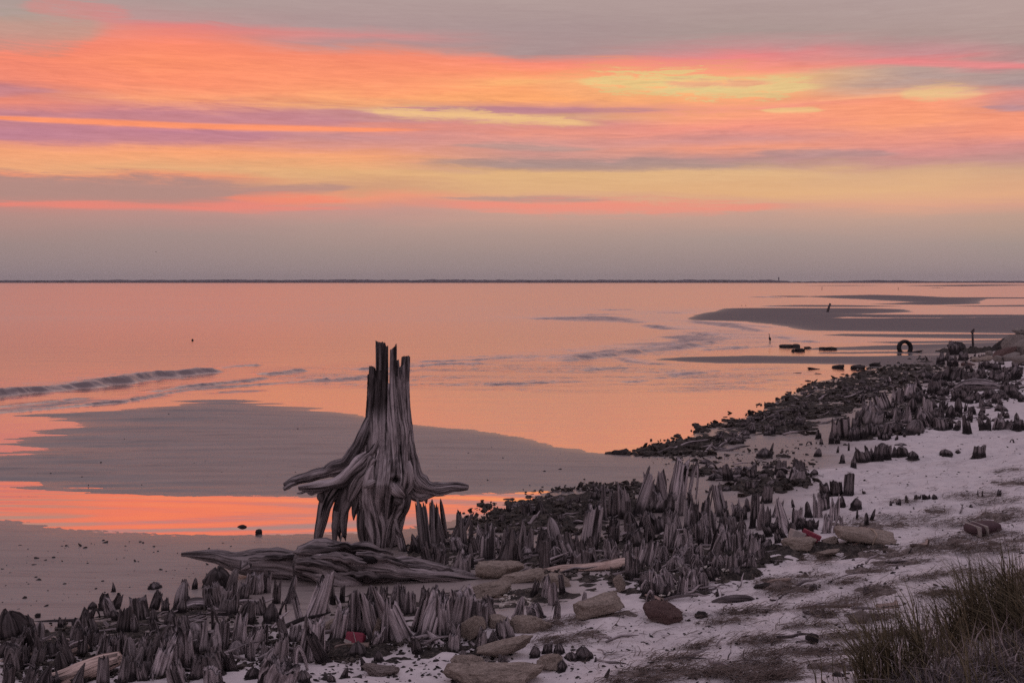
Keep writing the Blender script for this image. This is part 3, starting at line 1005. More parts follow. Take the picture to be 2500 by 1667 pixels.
    rows = np.arange(4)[:, None] * N + base_i
    a = rows + np.arange(N)[None]; b = rows + ((np.arange(N) + 1) % N)[None]
    Q = np.vstack([Q, np.stack([a, b, b + N, a + N], -1).reshape(-1, 4)])
    h = np.clip(Vf[:, 2] / 2.7, 0, 1)
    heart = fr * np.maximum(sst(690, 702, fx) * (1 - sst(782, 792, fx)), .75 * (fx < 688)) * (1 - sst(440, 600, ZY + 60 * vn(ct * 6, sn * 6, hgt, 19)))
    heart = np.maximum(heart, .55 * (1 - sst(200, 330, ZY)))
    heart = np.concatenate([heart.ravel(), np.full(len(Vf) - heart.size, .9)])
    me = new_mesh('trunk', Vf, Q, [M_WOOD], True, {'gr': G, 'hrel': h, 'heart': heart})
    link('trunk', me, parent=root, color=tone)

    def limb(name, pts, rad, n=72, label=None, color=tone, **kw):
        P = [L(*p) for p in pts]
        R = [(r / K if np.isscalar(r) else (r[0] / K, r[1] / K)) for r in rad]
        me = wood_mesh(name, [sweep(P, R, n, **kw)], M_WOOD, -.2, 2.7)
        return link(name, me, parent=root, label=label, color=color)

    # ribs that flow from the trunk out into the roots
    limb('root', [(672, 560, -.10), (640, 660, -.16), (592, 760, -.20), (520, 840, -.20), (462, 893, -.18), (390, 915, -.16), (310, 925, -.14), (215, 943, -.13), (150, 970, -.12), (124, 985, -.12)], [26, 36, 44, 46, 38, 28, 26, 27, 24, 11], label='upper left root', seed=31, amp=.22, freq=6, kink=.5)
    limb('root', [(215, 955, -.15), (165, 985, -.16), (128, 1008, -.17)], [20, 17, 8], seed=32, amp=.2, freq=5, kink=.5, n=36)
    limb('root', [(745, 660, -.22), (700, 750, -.28), (640, 835, -.33), (572, 908, -.35), (500, 948, -.34), (420, 968, -.34), (330, 978, -.33), (236, 988, -.33)], [22, 33, 42, 42, 36, 27, 24, 13], label='lower left root', seed=33, amp=.22, freq=6, kink=.5, color=(.85, -.3, 0, 1))
    limb('root', [(390, 990, -.30), (320, 1008, -.30), (270, 1012, -.30), (222, 1022, -.29)], [16, 14, 10, 4], seed=34, amp=.2, freq=5, kink=.8, n=36)
    limb('root', [(700, 800, -.34), (640, 900, -.37), (590, 970, -.36), (560, 1030, -.30), (545, 1070, -.26)], [24, 30, 32, 30, 18], seed=341, amp=.17, freq=6, kink=.5, n=50)
    limb('root', [(908, 600, -.04), (922, 780, -.08), (945, 885, -.10), (975, 955, -.11), (1030, 1000, -.12), (1110, 1010, -.11), (1190, 1000, -.09), (1250, 996, -.08), (1290, 1003, -.08)], [18, 24, 30, (42, 36), (38, 34), (30, 28), (24, 22), 20, 15], label='right root', seed=35, amp=.21, freq=7, kink=.45)
    limb('root', [(925, 985, -.05), (945, 1035, -.06), (985, 1062, -.08), (1040, 1058, -.10), (1100, 1032, -.10)], [28, (36, 30), (28, 24), 22, 10], seed=36, amp=.15, freq=6, kink=.4)
    limb('root', [(1010, 1050, -.09), (1020, 1075, -.09), (1026, 1105, -.10)], [16, 12, 4], seed=37, amp=.2, freq=5, n=24)
    limb('root', [(800, 560, -.14), (775, 700, -.22), (725, 820, -.28), (695, 900, -.31), (680, 980, -.30), (690, 1100, -.25), (715, 1230, -.22), (735, 1390, -.20)], [20, 28, 34, 42, 46, 50, 50, 46], seed=38, amp=.26, freq=7, color=(.85, -.3, 0, 1), kink=.4)
    limb('root', [(870, 1010, -.24), (850, 1080, -.25), (805, 1180, -.22), (780, 1270, -.20), (780, 1390, -.18)], [30, 42, 48, 46, 38], seed=39, amp=.26, freq=7, kink=.5)
    limb('root', [(632, 990, -.20), (612, 1080, -.20), (632, 1200, -.18), (655, 1380, -.16)], [34, 38, 38, 34], seed=41, amp=.17, freq=7, kink=.5, color=(.45, -.3, 0, 1))
    limb('root', [(900, 640, -.10), (885, 780, -.17), (900, 880, -.21), (912, 960, -.21), (890, 1030, -.20)], [16, 24, 32, 34, 24], seed=42, amp=.26, freq=6, kink=.4)
    # hanging broken roots
    limb('hanging_root', [(470, 985, -.20), (415, 1050, -.22), (385, 1130, -.23), (362, 1230, -.22), (346, 1320, -.21), (338, 1372, -.20)], [46, (42, 30), (32, 24), (27, 20), (22, 15), 5], seed=43, amp=.17, freq=6, ragged=.12, color=(.42, -.3, 0, 1), n=30)
    limb('hanging_root', [(372, 1015, -.24), (372, 1050, -.25), (385, 1080, -.25)], [16, 30, 14], seed=44, amp=.22, freq=5, color=(.30, -.3, 0, 1), n=22)
    limb('hanging_root', [(560, 985, -.20), (520, 1060, -.20), (490, 1140, -.20), (482, 1220, -.19), (492, 1285, -.18)], [52, (52, 34), (44, 28), (40, 20), (20, 8)], seed=45, amp=.17, freq=6, ragged=.14, color=(.40, -.3, 0, 1), n=30)
    limb('hanging_root', [(475, 1140, -.21), (455, 1240, -.21), (450, 1345, -.20)], [28, (22, 15), (11, 7)], seed=46, amp=.17, freq=5, ragged=.10, color=(.38, -.3, 0, 1), n=22)
    limb('hanging_root', [(598, 1030, -.24), (585, 1100, -.24), (574, 1160, -.23), (572, 1198, -.22)], [26, 22, 13, 3], seed=47, amp=.15, freq=5, color=(.40, -.3, 0, 1), n=20)
    limb('hanging_root', [(895, 1040, -.12), (895, 1100, -.12), (880, 1160, -.11), (862, 1208, -.10)], [36, 32, 22, 5], seed=48, amp=.16, freq=6, color=(.30, -.3, 0, 1), n=26)
    limb('hanging_root', [(505, 1280, -.19), (492, 1310, -.19), (486, 1345, -.20)], [6, 5, 2], seed=49, n=10, color=(.5, -.3, 0, 1))
    limb('hanging_root', [(835, 1180, -.30), (850, 1240, -.31), (868, 1275, -.30)], [10, 8, 3], seed=50, n=12, color=(.6, -.3, 0, 1))
    # knots
    limb('knot', [(832, 962, -.40), (850, 985, -.46), (872, 1010, -.45), (888, 1034, -.38), (890, 1050, -.34)], [26, 33, 30, 20, 8], seed=52, amp=.34, freq=8, kink=.7, color=(.95, -.3, 0, 1), n=64)
    limb('knot', [(800, 935, -.34), (818, 902, -.40), (850, 890, -.42), (880, 905, -.40), (892, 940, -.34)], [8, 13, 13, 12, 6], seed=53, amp=.26, freq=6, kink=.6, color=(.8, -.3, 0, 1), n=40)
    limb('knot', [(652, 972, -.42), (672, 955, -.46), (700, 943, -.46), (730, 948, -.40)], [10, 19, 18, 10], seed=54, amp=.34, freq=7, kink=.8, color=(.7, -.3, 0, 1), n=50)
    limb('knot', [(840, 1050, -.44), (865, 1060, -.45), (880, 1075, -.42)], [14, 20, 10], seed=55, amp=.3, freq=5, color=(.15, -.3, 0, 1), n=24)
    # splintered rim: loose shards standing on the broken top
    for i, (a0, a1, w, dd) in enumerate([((835, 250), (842, 104), 5, -.2), ((907, 330), (907, 180), 7, -.05), ((856, 300), (856, 200), 4, -.18), ((882, 330), (884, 222), 5, -.14), ((868, 330), (866, 245), 4, -.17), ((672, 420), (676, 246), 9, -.12), ((714, 260), (713, 96), 6, -.18), ((737, 260), (738, 92), 8, -.20)]):
        limb('splinter', [(a0[0], a0[1], dd), ((a0[0] + a1[0]) / 2 + 1, (a0[1] + a1[1]) / 2, dd), (a1[0], a1[1], dd)], [w, w * .8, w * .25], seed=60 + i, n=10, color=(.22 if a0[0] < 780 else .5, -.3, 0, 1))
    return root


def build_fallen_log():
    b = on_ground(800, 1415)[0]
    Y0 = b[1]
    K = F / Y0
    gz = b[2]
    def L(u, v, d=0.0):
        Y = Y0 + d
        return np.array([(u - U0) * Y / F, Y, CH - (v - V0) * Y / F])
    root = empty('fallen_log', (L(820, 1400)[0], Y0, gz), 'long grey weathered log lying in front of the big root stump, sharp pointed tip', 'fallen log')
    rx, ry, rz = root.location

    def limb(name, pts, rad, n=84, color=(.50, -.3, 0, 1), parent=root, **kw):
        P = [L(*p) - np.array([rx, ry, rz]) for p in pts]
        R = [(r / K if np.isscalar(r) else (r[0] / K, r[1] / K)) for r in rad]
        return link(name, wood_mesh(name, [sweep(P, R, n, **kw)], M_WOOD, -.5, 1.0), parent=parent, color=color)
    limb('spear', [(443, 1353, .20), (510, 1361, .18), (590, 1371, .16), (660, 1381, .12), (730, 1386, .10), (800, 1388, .10)],
         [(4, 4), (12, 13), (23, 24), (32, 30), (37, 34), (30, 28)], seed=70, amp=.15, freq=8, twist=.4, kink=.25, color=(.42, -.3, 0, 1))
    limb('log_body', [(722, 1366, -.02), (760, 1372, -.02), (820, 1378, 0), (900, 1388, 0), (980, 1399, 0), (1060, 1405, 0), (1130, 1411, .02), (1192, 1416, .05)],
         [(26, 28), (42, 44), (48, 48), (42, 44), (29, 32), (22, 25), (15, 18), 5], seed=71, amp=.16, freq=9, twist=.7, ragged=0, kink=.3)
    for i_, (p0, p1, p2, w_) in enumerate([((716, 1348, -.2), (760, 1342, -.22), (830, 1338, -.2), 9), ((722, 1372, -.3), (780, 1376, -.32), (850, 1394, -.33), 10), ((800, 1334, -.12), (880, 1334, -.14), (960, 1352, -.1), 10), ((870, 1352, -.26), (930, 1362, -.28), (1000, 1384, -.24), 9), ((820, 1400, -.34), (900, 1404, -.33), (1000, 1412, -.28), 9), ((990, 1390, -.18), (1070, 1396, -.18), (1150, 1408, -.1), 8), ((700, 1354, .0), (740, 1350, -.05), (800, 1346, -.1), 6), ((740, 1396, -.26), (800, 1412, -.30), (882, 1434, -.30), 12), ((760, 1360, -.30), (830, 1360, -.34), (895, 1374, -.33), 8), ((600, 1366, .02), (670, 1362, -.02), (735, 1358, -.06), 7)]):
        limb('splinter', [p0, p1, p2], [w_ * .35, w_, w_ * .3], seed=80 + i_, amp=.2, freq=5, kink=.6, n=28, color=(.45 + .05 * (i_ % 4), -.3, 0, 1))
    limb('rib', [(730, 1378, -.20), (800, 1400, -.26), (850, 1420, -.28), (884, 1434, -.28)], [14, 19, 16, 5], seed=75, amp=.18, freq=7, color=(.52, -.3, 0, 1), n=60, kink=.4)
    limb('rib', [(725, 1360, -.18), (800, 1362, -.24), (900, 1386, -.26), (1010, 1400, -.24), (1110, 1408, -.2), (1180, 1416, -.1)], [7, 14, 15, 12, 10, 4], seed=73, amp=.18, freq=7, color=(.60, -.3, 0, 1), n=60, kink=.5)
    limb('dark_knot_plug', [(888, 1364, -.31), (905, 1366, -.33), (920, 1369, -.31)], [4, 8, 4], seed=76, amp=.1, freq=4, color=(-.2, 2.0, 0, 1), n=18)  # solid lump, the hole's shade put into its near-black colour
    limb('branch_stub', [(590, 1368, -.10), (592, 1385, -.16), (608, 1378, -.20), (588, 1390, -.26)], [3, 7, 8, 2], seed=77, amp=.15, freq=5, color=(.6, -.3, 0, 1), n=16)
    return root


BIG = build_big_stump()
LOG = build_fallen_log()

# ------------------------------------------------------------------ wood stubs: the remains of a drowned forest
def stub_mesh(kind, seed):
    """unit stub: 1 wide, 1 deep, 1 tall, foot at z = 0 (sunk a little)"""
    g = np.random.default_rng(seed)
    N, M = (44, 16) if kind not in ('slab',) else (72, 16)
    th = np.linspace(0, 2 * pi, N, endpoint=False)
    ct, sn = np.cos(th), np.sin(th)
    rim = np.ones(N)
    if kind in ('fin', 'slab', 'block', 'post'):
        n = {'fin': g.integers(3, 6), 'slab': g.integers(8, 13), 'block': g.integers(5, 9), 'post': 4}[kind]
        base = {'fin': .68, 'slab': .64, 'block': .80, 'post': .93}[kind] + g.uniform(-.08, .08) * (kind != 'post')
        rim = np.full(N, base)
        pa = np.sort(g.uniform(0, 2 * pi, n)); ph = g.uniform(.5, 1, n); ph[g.integers(0, n)] = 1.0
        ps = g.uniform(1.6, 5, n) * (2.0 if kind == 'slab' else 1.0)
        for a, h, s in zip(pa, ph, ps):
            dd = np.abs((th - a + pi) % (2 * pi) - pi)
            rim = np.maximum(rim, base + (1 - base) * h * np.exp(-(dd * s / 1.7) ** 4.0))
        rim = rim + (.07 if kind != 'post' else .02) * vn(ct * 6, sn * 6, seed=seed) + (.05 * vn(ct * 15, sn * 15, seed=seed + 77) if kind in ('fin', 'slab') else 0)
    elif kind in ('spike', 'horn'):
        rim = 1 + .03 * vn(ct * 3, sn * 3, seed=seed)
    elif kind == 'knob':
        rim = .9 + .12 * vn(ct * 1.6, sn * 1.6, seed=seed)
    s = np.linspace(0, 1, M)
    S = s[:, None] + 0 * th[None, :]
    Z = S * rim[None, :]
    if kind == 'fin':
        tap = 1.08 - (.10 + .22 * g.random()) * S - .06 * S ** 7
    elif kind == 'slab':
        tap = 1.05 - .14 * S
    elif kind == 'block':
        tap = 1.05 - .12 * S + .03 * np.sin(S * 6)
    elif kind == 'post':
        tap = 1.15 - .22 * S + .10 * np.exp(-(S / .18) ** 2)
    elif kind == 'spike':
        tap = np.maximum(1.12 - .40 * S - .52 * S ** 8, .12) + .06 * np.sin(S * 7 + seed)
    elif kind == 'horn':
        tap = np.maximum(1.1 - 1.0 * S ** 1.3, .10)
    else:
        tap = np.sqrt(np.maximum(1 - .92 * S ** 2.2, .02)) * 1.05
    fl = .10 * (1 - np.abs(vn(ct * 2.2, sn * 2.2, S * .8, seed)) * 2) +   .12 * (1 - np.abs(vn(ct * 5.0, sn * 5.0, S * 1.3, seed + 1)) * 2) + .10 * vn(ct * 1.3, sn * 1.3, S * 2.2, seed + 2)
    if kind == 'knob':
        fl = fl + .16 * fbm(ct * 2.4, sn * 2.4, S * 3.5, seed + 3, 3)
        Z = Z + .05 * vn(ct * 3, sn * 3, S * 4, seed + 4)
    R = .5 * tap * (1 + fl)
    lx, ly = g.uniform(-.16, .16), g.uniform(-.12, .12)
    if kind == 'horn':
        lx, ly = .34 * g.choice([-1, 1]), 0
        X = R * ct + lx * S ** 2 * 1.6
    else:
        X = R * ct + lx * S ** 1.4
    Y = R * sn + ly * S ** 1.4
    # splayed foot
    foot = 1 + .30 * np.exp(-(S / .10) ** 2) * (kind != 'slab')
    X, Y = X * foot, Y * foot
    V = np.stack([X, Y, Z - .06], -1).reshape(-1, 3)
    G = np.stack([ct[None] * .11 + 0 * S, sn[None] * .11 + 0 * S, S * .45], -1).reshape(-1, 3)
    H = Z.ravel().copy()
    Q = grid_faces(M, N, True).tolist()
    # broken top: a ring inwards and lower, then a core
    cx, cy = X[-1].mean(), Y[-1].mean()
    drop = {'fin': .22, 'slab': .30, 'block': .10, 'post': .02, 'spike': .0, 'horn': .0, 'knob': -.02}[kind]
    ring = np.stack([cx + (X[-1] - cx) * .55, cy + (Y[-1] - cy) * .45, Z[-1] * (1 - drop) - .06 + .05 * vn(ct * 5, sn * 5, seed=seed + 8)], -1)
    b0 = (M - 1) * N; b1 = len(V)
    V = np.vstack([V, ring, [[cx, cy, (Z[-1].mean()) * (1 - drop * 1.4) - .06]]])
    G = np.vstack([G, np.stack([ct * .06, sn * .06, np.full(N, .5)], -1), [[0, 0, .5]]])
    H = np.r_[H, Z[-1] * (1 - drop), [.6]]
    for i in range(N):
        j = (i + 1) % N
        Q.append([b0 + i, b0 + j, b1 + j, b1 + i])
        Q.append([b1 + i, b1 + j, b1 + N])
    return new_mesh('wood_stub', V, Q, [M_WOOD], True, {'gr': G, 'hrel': np.clip(H, 0, 1)})


def splay_mesh(seed, bent=False):
    """frayed crown of fibres hanging over a rotten core (splay), or one root arching back to the sand (bent)"""
    g = np.random.default_rng(seed)
    parts = []
    if bent:
        a = g.uniform(.35, .5)
        parts.append(sweep([(-a, 0, -.06), (-a * .8, .03, .35), (-a * .35, .04, .78), (.02, 0, .92), (a * .5, -.03, .70), (a * .8, -.05, .35), (a * .95, -.05, -.06)], [.13, .11, .11, .10, .09, .07, .05], 14, seed=seed, amp=.2, freq=5))
        parts.append(sweep([(-a, 0, -.06), (-a * .9, .1, .3), (-a * .7, .15, .62), (-a * .75, .16, .98)], [.16, .13, .10, .03], 12, seed=seed + 1, amp=.2, freq=5))
    else:
        parts.append(sweep([(0, 0, -.06), (.02, 0, .4), (0, .02, .75), (.03, 0, .92)], [.34, .28, .22, .08], 18, seed=seed, amp=.25, freq=6))
        for k in range(13):
            t = g.uniform(0, 2 * pi); r = g.uniform(.25, .6); h = g.uniform(.6, 1.0)
            e = g.uniform(-.05, .45)
            parts.append(sweep([(.1 * cos(t), .1 * sin(t), h * .55), (r * .4 * cos(t), r * .4 * sin(t), h), (r * .8 * cos(t), r * .8 * sin(t), h * .75), (r * cos(t), r * sin(t), e)], [.045, .05, .04, .012], 7, seed=seed + k, amp=.2, freq=4))
    V, Q, G = merge(parts)
    H = np.clip(V[:, 2], 0, 1)
    return new_mesh('wood_stub', V, fix_quads(Q), [M_WOOD], True, {'gr': G * np.array([.6, .6, .5]), 'hrel': H})


LIB = {}
for kind, cnt in (('fin', 18), ('spike', 9), ('block', 9), ('knob', 9), ('slab', 7), ('post', 3), ('horn', 4)):
    LIB[kind] = [stub_mesh(kind, 100 * len(LIB) + 7 * i + 1) for i in range(cnt)]
LIB['bent'] = [splay_mesh(900 + i, True) for i in range(5)]
LIB['splay'] = [splay_mesh(950 + 20 * i) for i in range(6)]

f, s, b, k, l, p, h, n, y = 'fin', 'spike', 'block', 'knob', 'slab', 'post', 'horn', 'bent', 'splay'
# (u, v of the foot, width, height in photo pixels, kind, paleness, wet stain)
STUBS = [
    # right of the big stump
    (1040,1345,28,130,f,.32,.3),(1060,1338,24,118,f,.35,.3),(1078,1330,22,108,f,.32,.3),(1088,1312,12,108,s,.35,.3),(1106,1330,30,92,f,.35,.35),(1128,1330,26,86,f,.25,.4),(985,1345,20,60,f,.4,.3),(1003,1350,18,44,f,.3,.4),(1020,1352,16,50,s,.5,.2),(1148,1340,12,70,s,.5,.2),(1020,1385,18,40,f,.5,.3),(1052,1388,15,38,f,.45,.3),(1072,1390,22,52,f,.4,.5),(1124,1402,44,66,f,.45,.4),(1150,1385,16,60,s,.4,.3),
    (1188,1368,40,78,f,.45,.35),(1238,1378,48,98,f,.16,.5),(1284,1354,36,88,f,.4,.4),(1320,1360,32,82,f,.2,.5),(1330,1388,23,75,p,.28,.3),(1380,1350,50,60,f,.3,.45),(1439,1328,47,98,b,.50,.3),(1287,1260,28,38,b,.08,.6),(1320,1258,28,37,k,.08,.6),(1452,1350,11,52,s,.85,.1),(1373,1382,14,34,f,.45,.4),(1405,1383,27,39,b,.36,.3),(1437,1378,42,42,b,.25,.5),
    (1474,1270,16,88,s,.4,.4),(1496,1262,24,70,f,.25,.5),(1527,1265,30,98,f,.45,.5),(1557,1258,30,122,f,.58,.5),(1579,1240,7,82,s,.45,.2),(1607,1238,54,98,l,.52,.45),(1652,1217,38,100,b,.80,.2),(1690,1218,30,90,n,.62,.1),(1616,1250,60,54,l,.42,.6),(1618,1300,78,58,l,.22,.7),(1680,1288,20,82,f,.58,.3),(1697,1283,16,70,f,.5,.3),(1450,1300,20,40,f,.2,.6),(1540,1290,36,46,k,.12,.7),
    (1480,1332,13,52,s,.5,.2),(1497,1322,26,62,f,.36,.4),(1495,1368,36,58,f,.58,.4),(1530,1366,28,48,f,.55,.4),(1588,1327,17,60,f,.42,.3),(1560,1340,22,44,f,.4,.5),(1635,1337,28,92,f,.50,.3),(1653,1338,30,48,f,.62,.3),(1682,1336,24,54,f,.62,.3),(1708,1324,20,62,f,.52,.3),(1730,1330,24,50,f,.55,.3),(1745,1342,30,58,l,.6,.3),(1775,1345,34,66,f,.58,.35),(1800,1350,24,58,f,.55,.35),(1770,1290,26,50,f,.3,.5),(1720,1270,26,60,f,.35,.5),(1740,1300,20,54,s,.4,.4),(1655,1295,22,56,f,.45,.4),
    (1762,1258,26,78,b,.42,.5),(1871,1227,24,44,b,.32,.6),(1824,1248,14,33,s,.15,.3),(1841,1248,14,32,f,.25,.3),(1803,1256,26,26,b,.10,.5),(1937,1238,8,21,k,.08,.5),(1838,1288,16,58,s,.62,.2),(1856,1291,18,68,s,.62,.2),(1874,1306,13,72,s,.62,.2),(1895,1262,20,52,f,.62,.2),(1918,1300,27,82,s,.68,.2),(1946,1277,26,48,f,.62,.2),(1974,1262,17,39,s,.62,.1),(1997,1262,21,60,f,.72,.1),(2011,1243,28,46,f,.36,.4),(2036,1267,25,63,f,.68,.1),(2056,1238,17,30,k,.07,.5),(2090,1240,28,27,k,.05,.6),(1955,1290,24,34,f,.68,.1),(2017,1300,21,52,f,.62,.2),(2045,1300,32,42,n,.72,.0),(1888,1300,22,40,f,.6,.2),(1935,1305,20,34,f,.58,.3),(1978,1296,18,32,f,.6,.2),(1900,1325,18,28,f,.6,.2),(1865,1330,22,30,f,.5,.4),
    # by the thick black post
    (2016,1212,24,37,b,.07,.6),(2043,1209,31,37,b,.10,.6),(2071,1209,24,56,p,.12,.5),(1996,1114,18,20,k,.07,.6),(2056,1131,13,23,s,.07,.6),(2083,1141,14,29,k,.07,.6),(2045,1105,6,18,s,.10,.6),(2072,1100,5,21,s,.10,.6),(2090,1128,13,30,s,.10,.6),(2112,1129,32,44,f,.16,.6),(2128,1127,24,42,f,.2,.6),(2144,1125,24,42,f,.16,.6),(2166,1123,22,38,b,.16,.6),(2186,1117,20,29,f,.16,.6),(2208,1114,26,25,b,.05,.6),(2228,1118,27,19,k,.10,.6),(2160,1096,30,16,k,.05,.6),(2198,1088,28,8,k,.04,.6),
    (1867,1116,42,24,k,.05,.7),(1881,1104,7,24,s,.06,.6),(1897,1145,10,11,k,.05,.6),(1987,1158,17,14,k,.07,.6),(2175,1234,7,14,s,.1,.4),(2193,1232,12,17,s,.1,.4),(2214,1226,9,19,s,.2,.4),(2092,1266,6,26,s,.2,.3),(2116,1282,11,32,s,.42,.2),(2127,1270,9,30,s,.4,.2),(2110,1205,9,10,f,.06,.4),(2239,1218,22,13,l,.07,.6),(2262,1218,24,14,l,.07,.6),(2282,1217,16,13,k,.07,.6),(2388,1212,3,18,s,.3,.1),(2398,1212,5,17,s,.2,.2),(2438,1211,10,18,f,.3,.2),
    (2390,1117,29,33,b,.16,.5),(2308,1109,34,15,k,.05,.6),(2339,1105,13,9,k,.05,.6),(2362,1058,21,46,f,.68,.1),(2336,1049,17,25,k,.16,.5),(2322,1046,12,27,f,.2,.5),(2339,1013,20,43,s,.62,.2),(2356,1007,10,25,f,.3,.4),(2405,999,36,25,l,.52,.2),(2446,1004,27,18,k,.05,.6),(2318,1021,20,33,s,.1,.5),(2300,1018,14,37,f,.2,.5),(2405,1049,30,33,l,.42,.3),(2446,1048,44,29,l,.42,.3),(2488,1047,28,26,f,.3,.4),(2460,965,34,28,b,.18,.4),(2470,1080,14,9,n,.3,.2),
    (2216,976,26,46,f,.66,.3),(2247,953,11,34,s,.66,.1),(2273,965,20,39,f,.66,.3),(2293,963,20,39,f,.6,.3),(2308,965,16,30,f,.3,.4),(2190,985,26,40,l,.55,.4),(2240,985,22,34,f,.55,.3),(2160,1000,40,44,l,.52,.5),(2120,1010,36,34,l,.45,.5),(2130,1040,50,40,l,.35,.6),(2200,1035,48,46,l,.45,.5),(2250,1028,30,40,f,.45,.4),(2275,1040,30,40,f,.5,.4),(2265,1010,24,44,f,.6,.3),(2225,1012,22,42,s,.62,.2),(2300,1048,34,32,b,.2,.5),(2285,1022,24,26,f,.55,.3),(2180,1055,40,32,f,.3,.5),(2230,1055,44,36,k,.2,.5),(2055,1073,46,58,l,.32,.6),(2029,1083,12,33,s,.3,.4),(1998,1071,16,24,f,.1,.5),(2045,1083,14,22,f,.1,.5),(2085,1076,24,36,f,.35,.5),(2110,1072,22,38,f,.36,.5),(2130,1066,20,34,f,.36,.5),(2090,1050,26,36,f,.36,.5),(2150,1025,26,40,f,.4,.5),(1975,1085,18,9,n,.2,.5),(2005,1084,9,14,s,.08,.5),(2150,1072,10,24,s,.4,.3),(2168,1072,8,24,s,.4,.3),(2188,1073,10,14,k,.1,.5),(2208,1066,7,12,k,.1,.5),(2244,1062,6,18,s,.3,.3),
    # far right, near the boulders
    (2336,866,30,34,f,.4,.5),(2296,890,20,30,f,.15,.6),(2325,895,30,30,l,.2,.6),(2310,880,10,22,s,.2,.6),(2350,880,22,22,f,.16,.6),(2325,930,48,36,b,.12,.6),(2370,932,36,30,l,.2,.6),(2355,905,10,24,n,.5,.2),(2395,925,24,30,f,.45,.4),(2415,900,36,20,l,.05,.7),(2400,898,20,18,l,.05,.7),(2430,904,18,18,k,.05,.7),(2440,930,50,26,l,.3,.5),(2475,925,30,34,f,.3,.5),(2480,900,16,16,l,.06,.7),(2475,888,8,14,s,.08,.7),(2492,890,9,16,s,.06,.7),(2285,932,26,26,f,.2,.6),(2260,925,36,20,k,.14,.6),(2380,975,40,22,l,.10,.7),(2340,978,34,28,l,.10,.7),(2420,970,30,24,k,.1,.7),(2480,952,22,20,f,.06,.6),(2492,975,18,16,f,.3,.3),
    # left shore
    (264,1488,53,43,l,.07,.7),(226,1485,22,20,k,.06,.7),(302,1546,34,72,f,.08,.6),(374,1489,21,50,f,.12,.6),(342,1511,42,58,b,.30,.5),(403,1496,21,40,f,.10,.6),(474,1437,14,29,s,.05,.7),(277,1444,11,26,h,.1,.5),(378,1435,37,18,k,.05,.7),(443,1496,23,36,s,.16,.5),(530,1434,62,54,k,.04,.8),(35,1552,75,74,k,.04,.8),(62,1548,46,50,k,.05,.8),(191,1546,26,40,f,.04,.7),(235,1508,28,26,n,.06,.6),(205,1503,12,16,s,.1,.6),(150,1530,20,28,f,.08,.7),(15,1600,40,40,k,.04,.8),
    (251,1612,40,72,f,.42,.45),(293,1606,38,66,f,.42,.5),(174,1624,26,88,f,.3,.5),(93,1573,32,56,s,.26,.5),(318,1608,17,43,h,.55,.3),(350,1612,26,74,f,.66,.4),(386,1652,46,110,f,.70,.45),(415,1640,28,90,f,.55,.5),(448,1637,50,110,l,.58,.45),(479,1598,18,56,f,.44,.5),(515,1596,56,84,l,.5,.5),(540,1590,30,88,f,.5,.45),(531,1642,28,80,f,.42,.5),(520,1645,44,58,b,.16,.5),(566,1639,46,56,l,.18,.6),(583,1572,36,78,f,.64,.4),(610,1590,34,74,f,.55,.45),(251,1672,28,72,b,.26,.4),(187,1672,28,58,h,.26,.4),(204,1658,12,22,b,.1,.5),(138,1670,22,36,f,.22,.5),(20,1675,28,56,b,.16,.5),(67,1675,34,54,f,.16,.5),(106,1670,38,52,h,.22,.4),(25,1642,52,62,n,.26,.3),(304,1662,31,66,b,.22,.5),(324,1661,18,52,b,.36,.4),(90,1620,36,50,f,.2,.5),(150,1640,30,54,s,.08,.6),(125,1600,30,40,k,.08,.7),(200,1600,26,50,f,.2,.6),(230,1580,26,44,f,.22,.6),(60,1610,30,40,f,.12,.7),(480,1655,30,60,f,.3,.5),(350,1660,26,50,f,.26,.5),
    (430,1590,30,60,f,.5,.5),(455,1560,30,60,f,.25,.6),(400,1570,30,56,f,.2,.6),(380,1545,26,40,f,.12,.7),(420,1530,30,44,k,.08,.7),
    # around and before the fallen log
    (767,1507,44,122,f,.95,.05),(790,1494,26,95,f,.62,.1),(733,1512,18,58,f,.62,.2),(760,1612,52,112,b,1.0,.1),(740,1568,30,44,f,.5,.4),(705,1471,20,66,s,.5,.3),(650,1446,18,58,f,.36,.4),(674,1472,20,64,f,.18,.5),(618,1448,42,54,b,.5,.4),(590,1460,34,60,f,.4,.5),(560,1450,30,64,s,.32,.5),(555,1500,46,66,f,.28,.6),(520,1480,44,60,b,.3,.5),(600,1520,44,60,k,.1,.7),(640,1500,32,46,f,.35,.5),(660,1520,36,50,k,.06,.8),(690,1500,24,34,n,.3,.4),(725,1475,14,46,f,.3,.4),(812,1475,14,52,s,.45,.2),(835,1470,14,48,f,.45,.3),(860,1480,22,40,f,.3,.5),
    (825,1558,38,88,b,.68,.3),(861,1545,46,108,f,.55,.35),(895,1545,44,112,f,.45,.45),(924,1548,50,108,f,.46,.45),(941,1564,24,112,f,.72,.2),(983,1562,54,142,f,.86,.25),(1018,1538,30,108,f,.46,.4),(1050,1550,56,118,f,.66,.3),(1078,1548,46,106,f,.62,.35),(1105,1535,50,92,f,.5,.4),(1140,1524,64,92,b,.62,.3),(1165,1530,50,80,f,.55,.4),(917,1573,30,54,f,.82,.1),(1064,1568,30,36,h,1.0,.0),(1106,1588,33,72,f,.6,.3),(1174,1588,30,64,f,.52,.4),(1190,1590,16,54,f,.6,.3),(1216,1592,18,44,s,.6,.3),(1240,1560,36,52,f,.4,.5),(1000,1500,34,60,f,.4,.5),(960,1480,30,56,f,.3,.5),(1035,1480,26,54,f,.4,.4),(1085,1480,30,54,f,.4,.5),(905,1475,22,50,s,.35,.4),(935,1470,20,46,f,.3,.5),
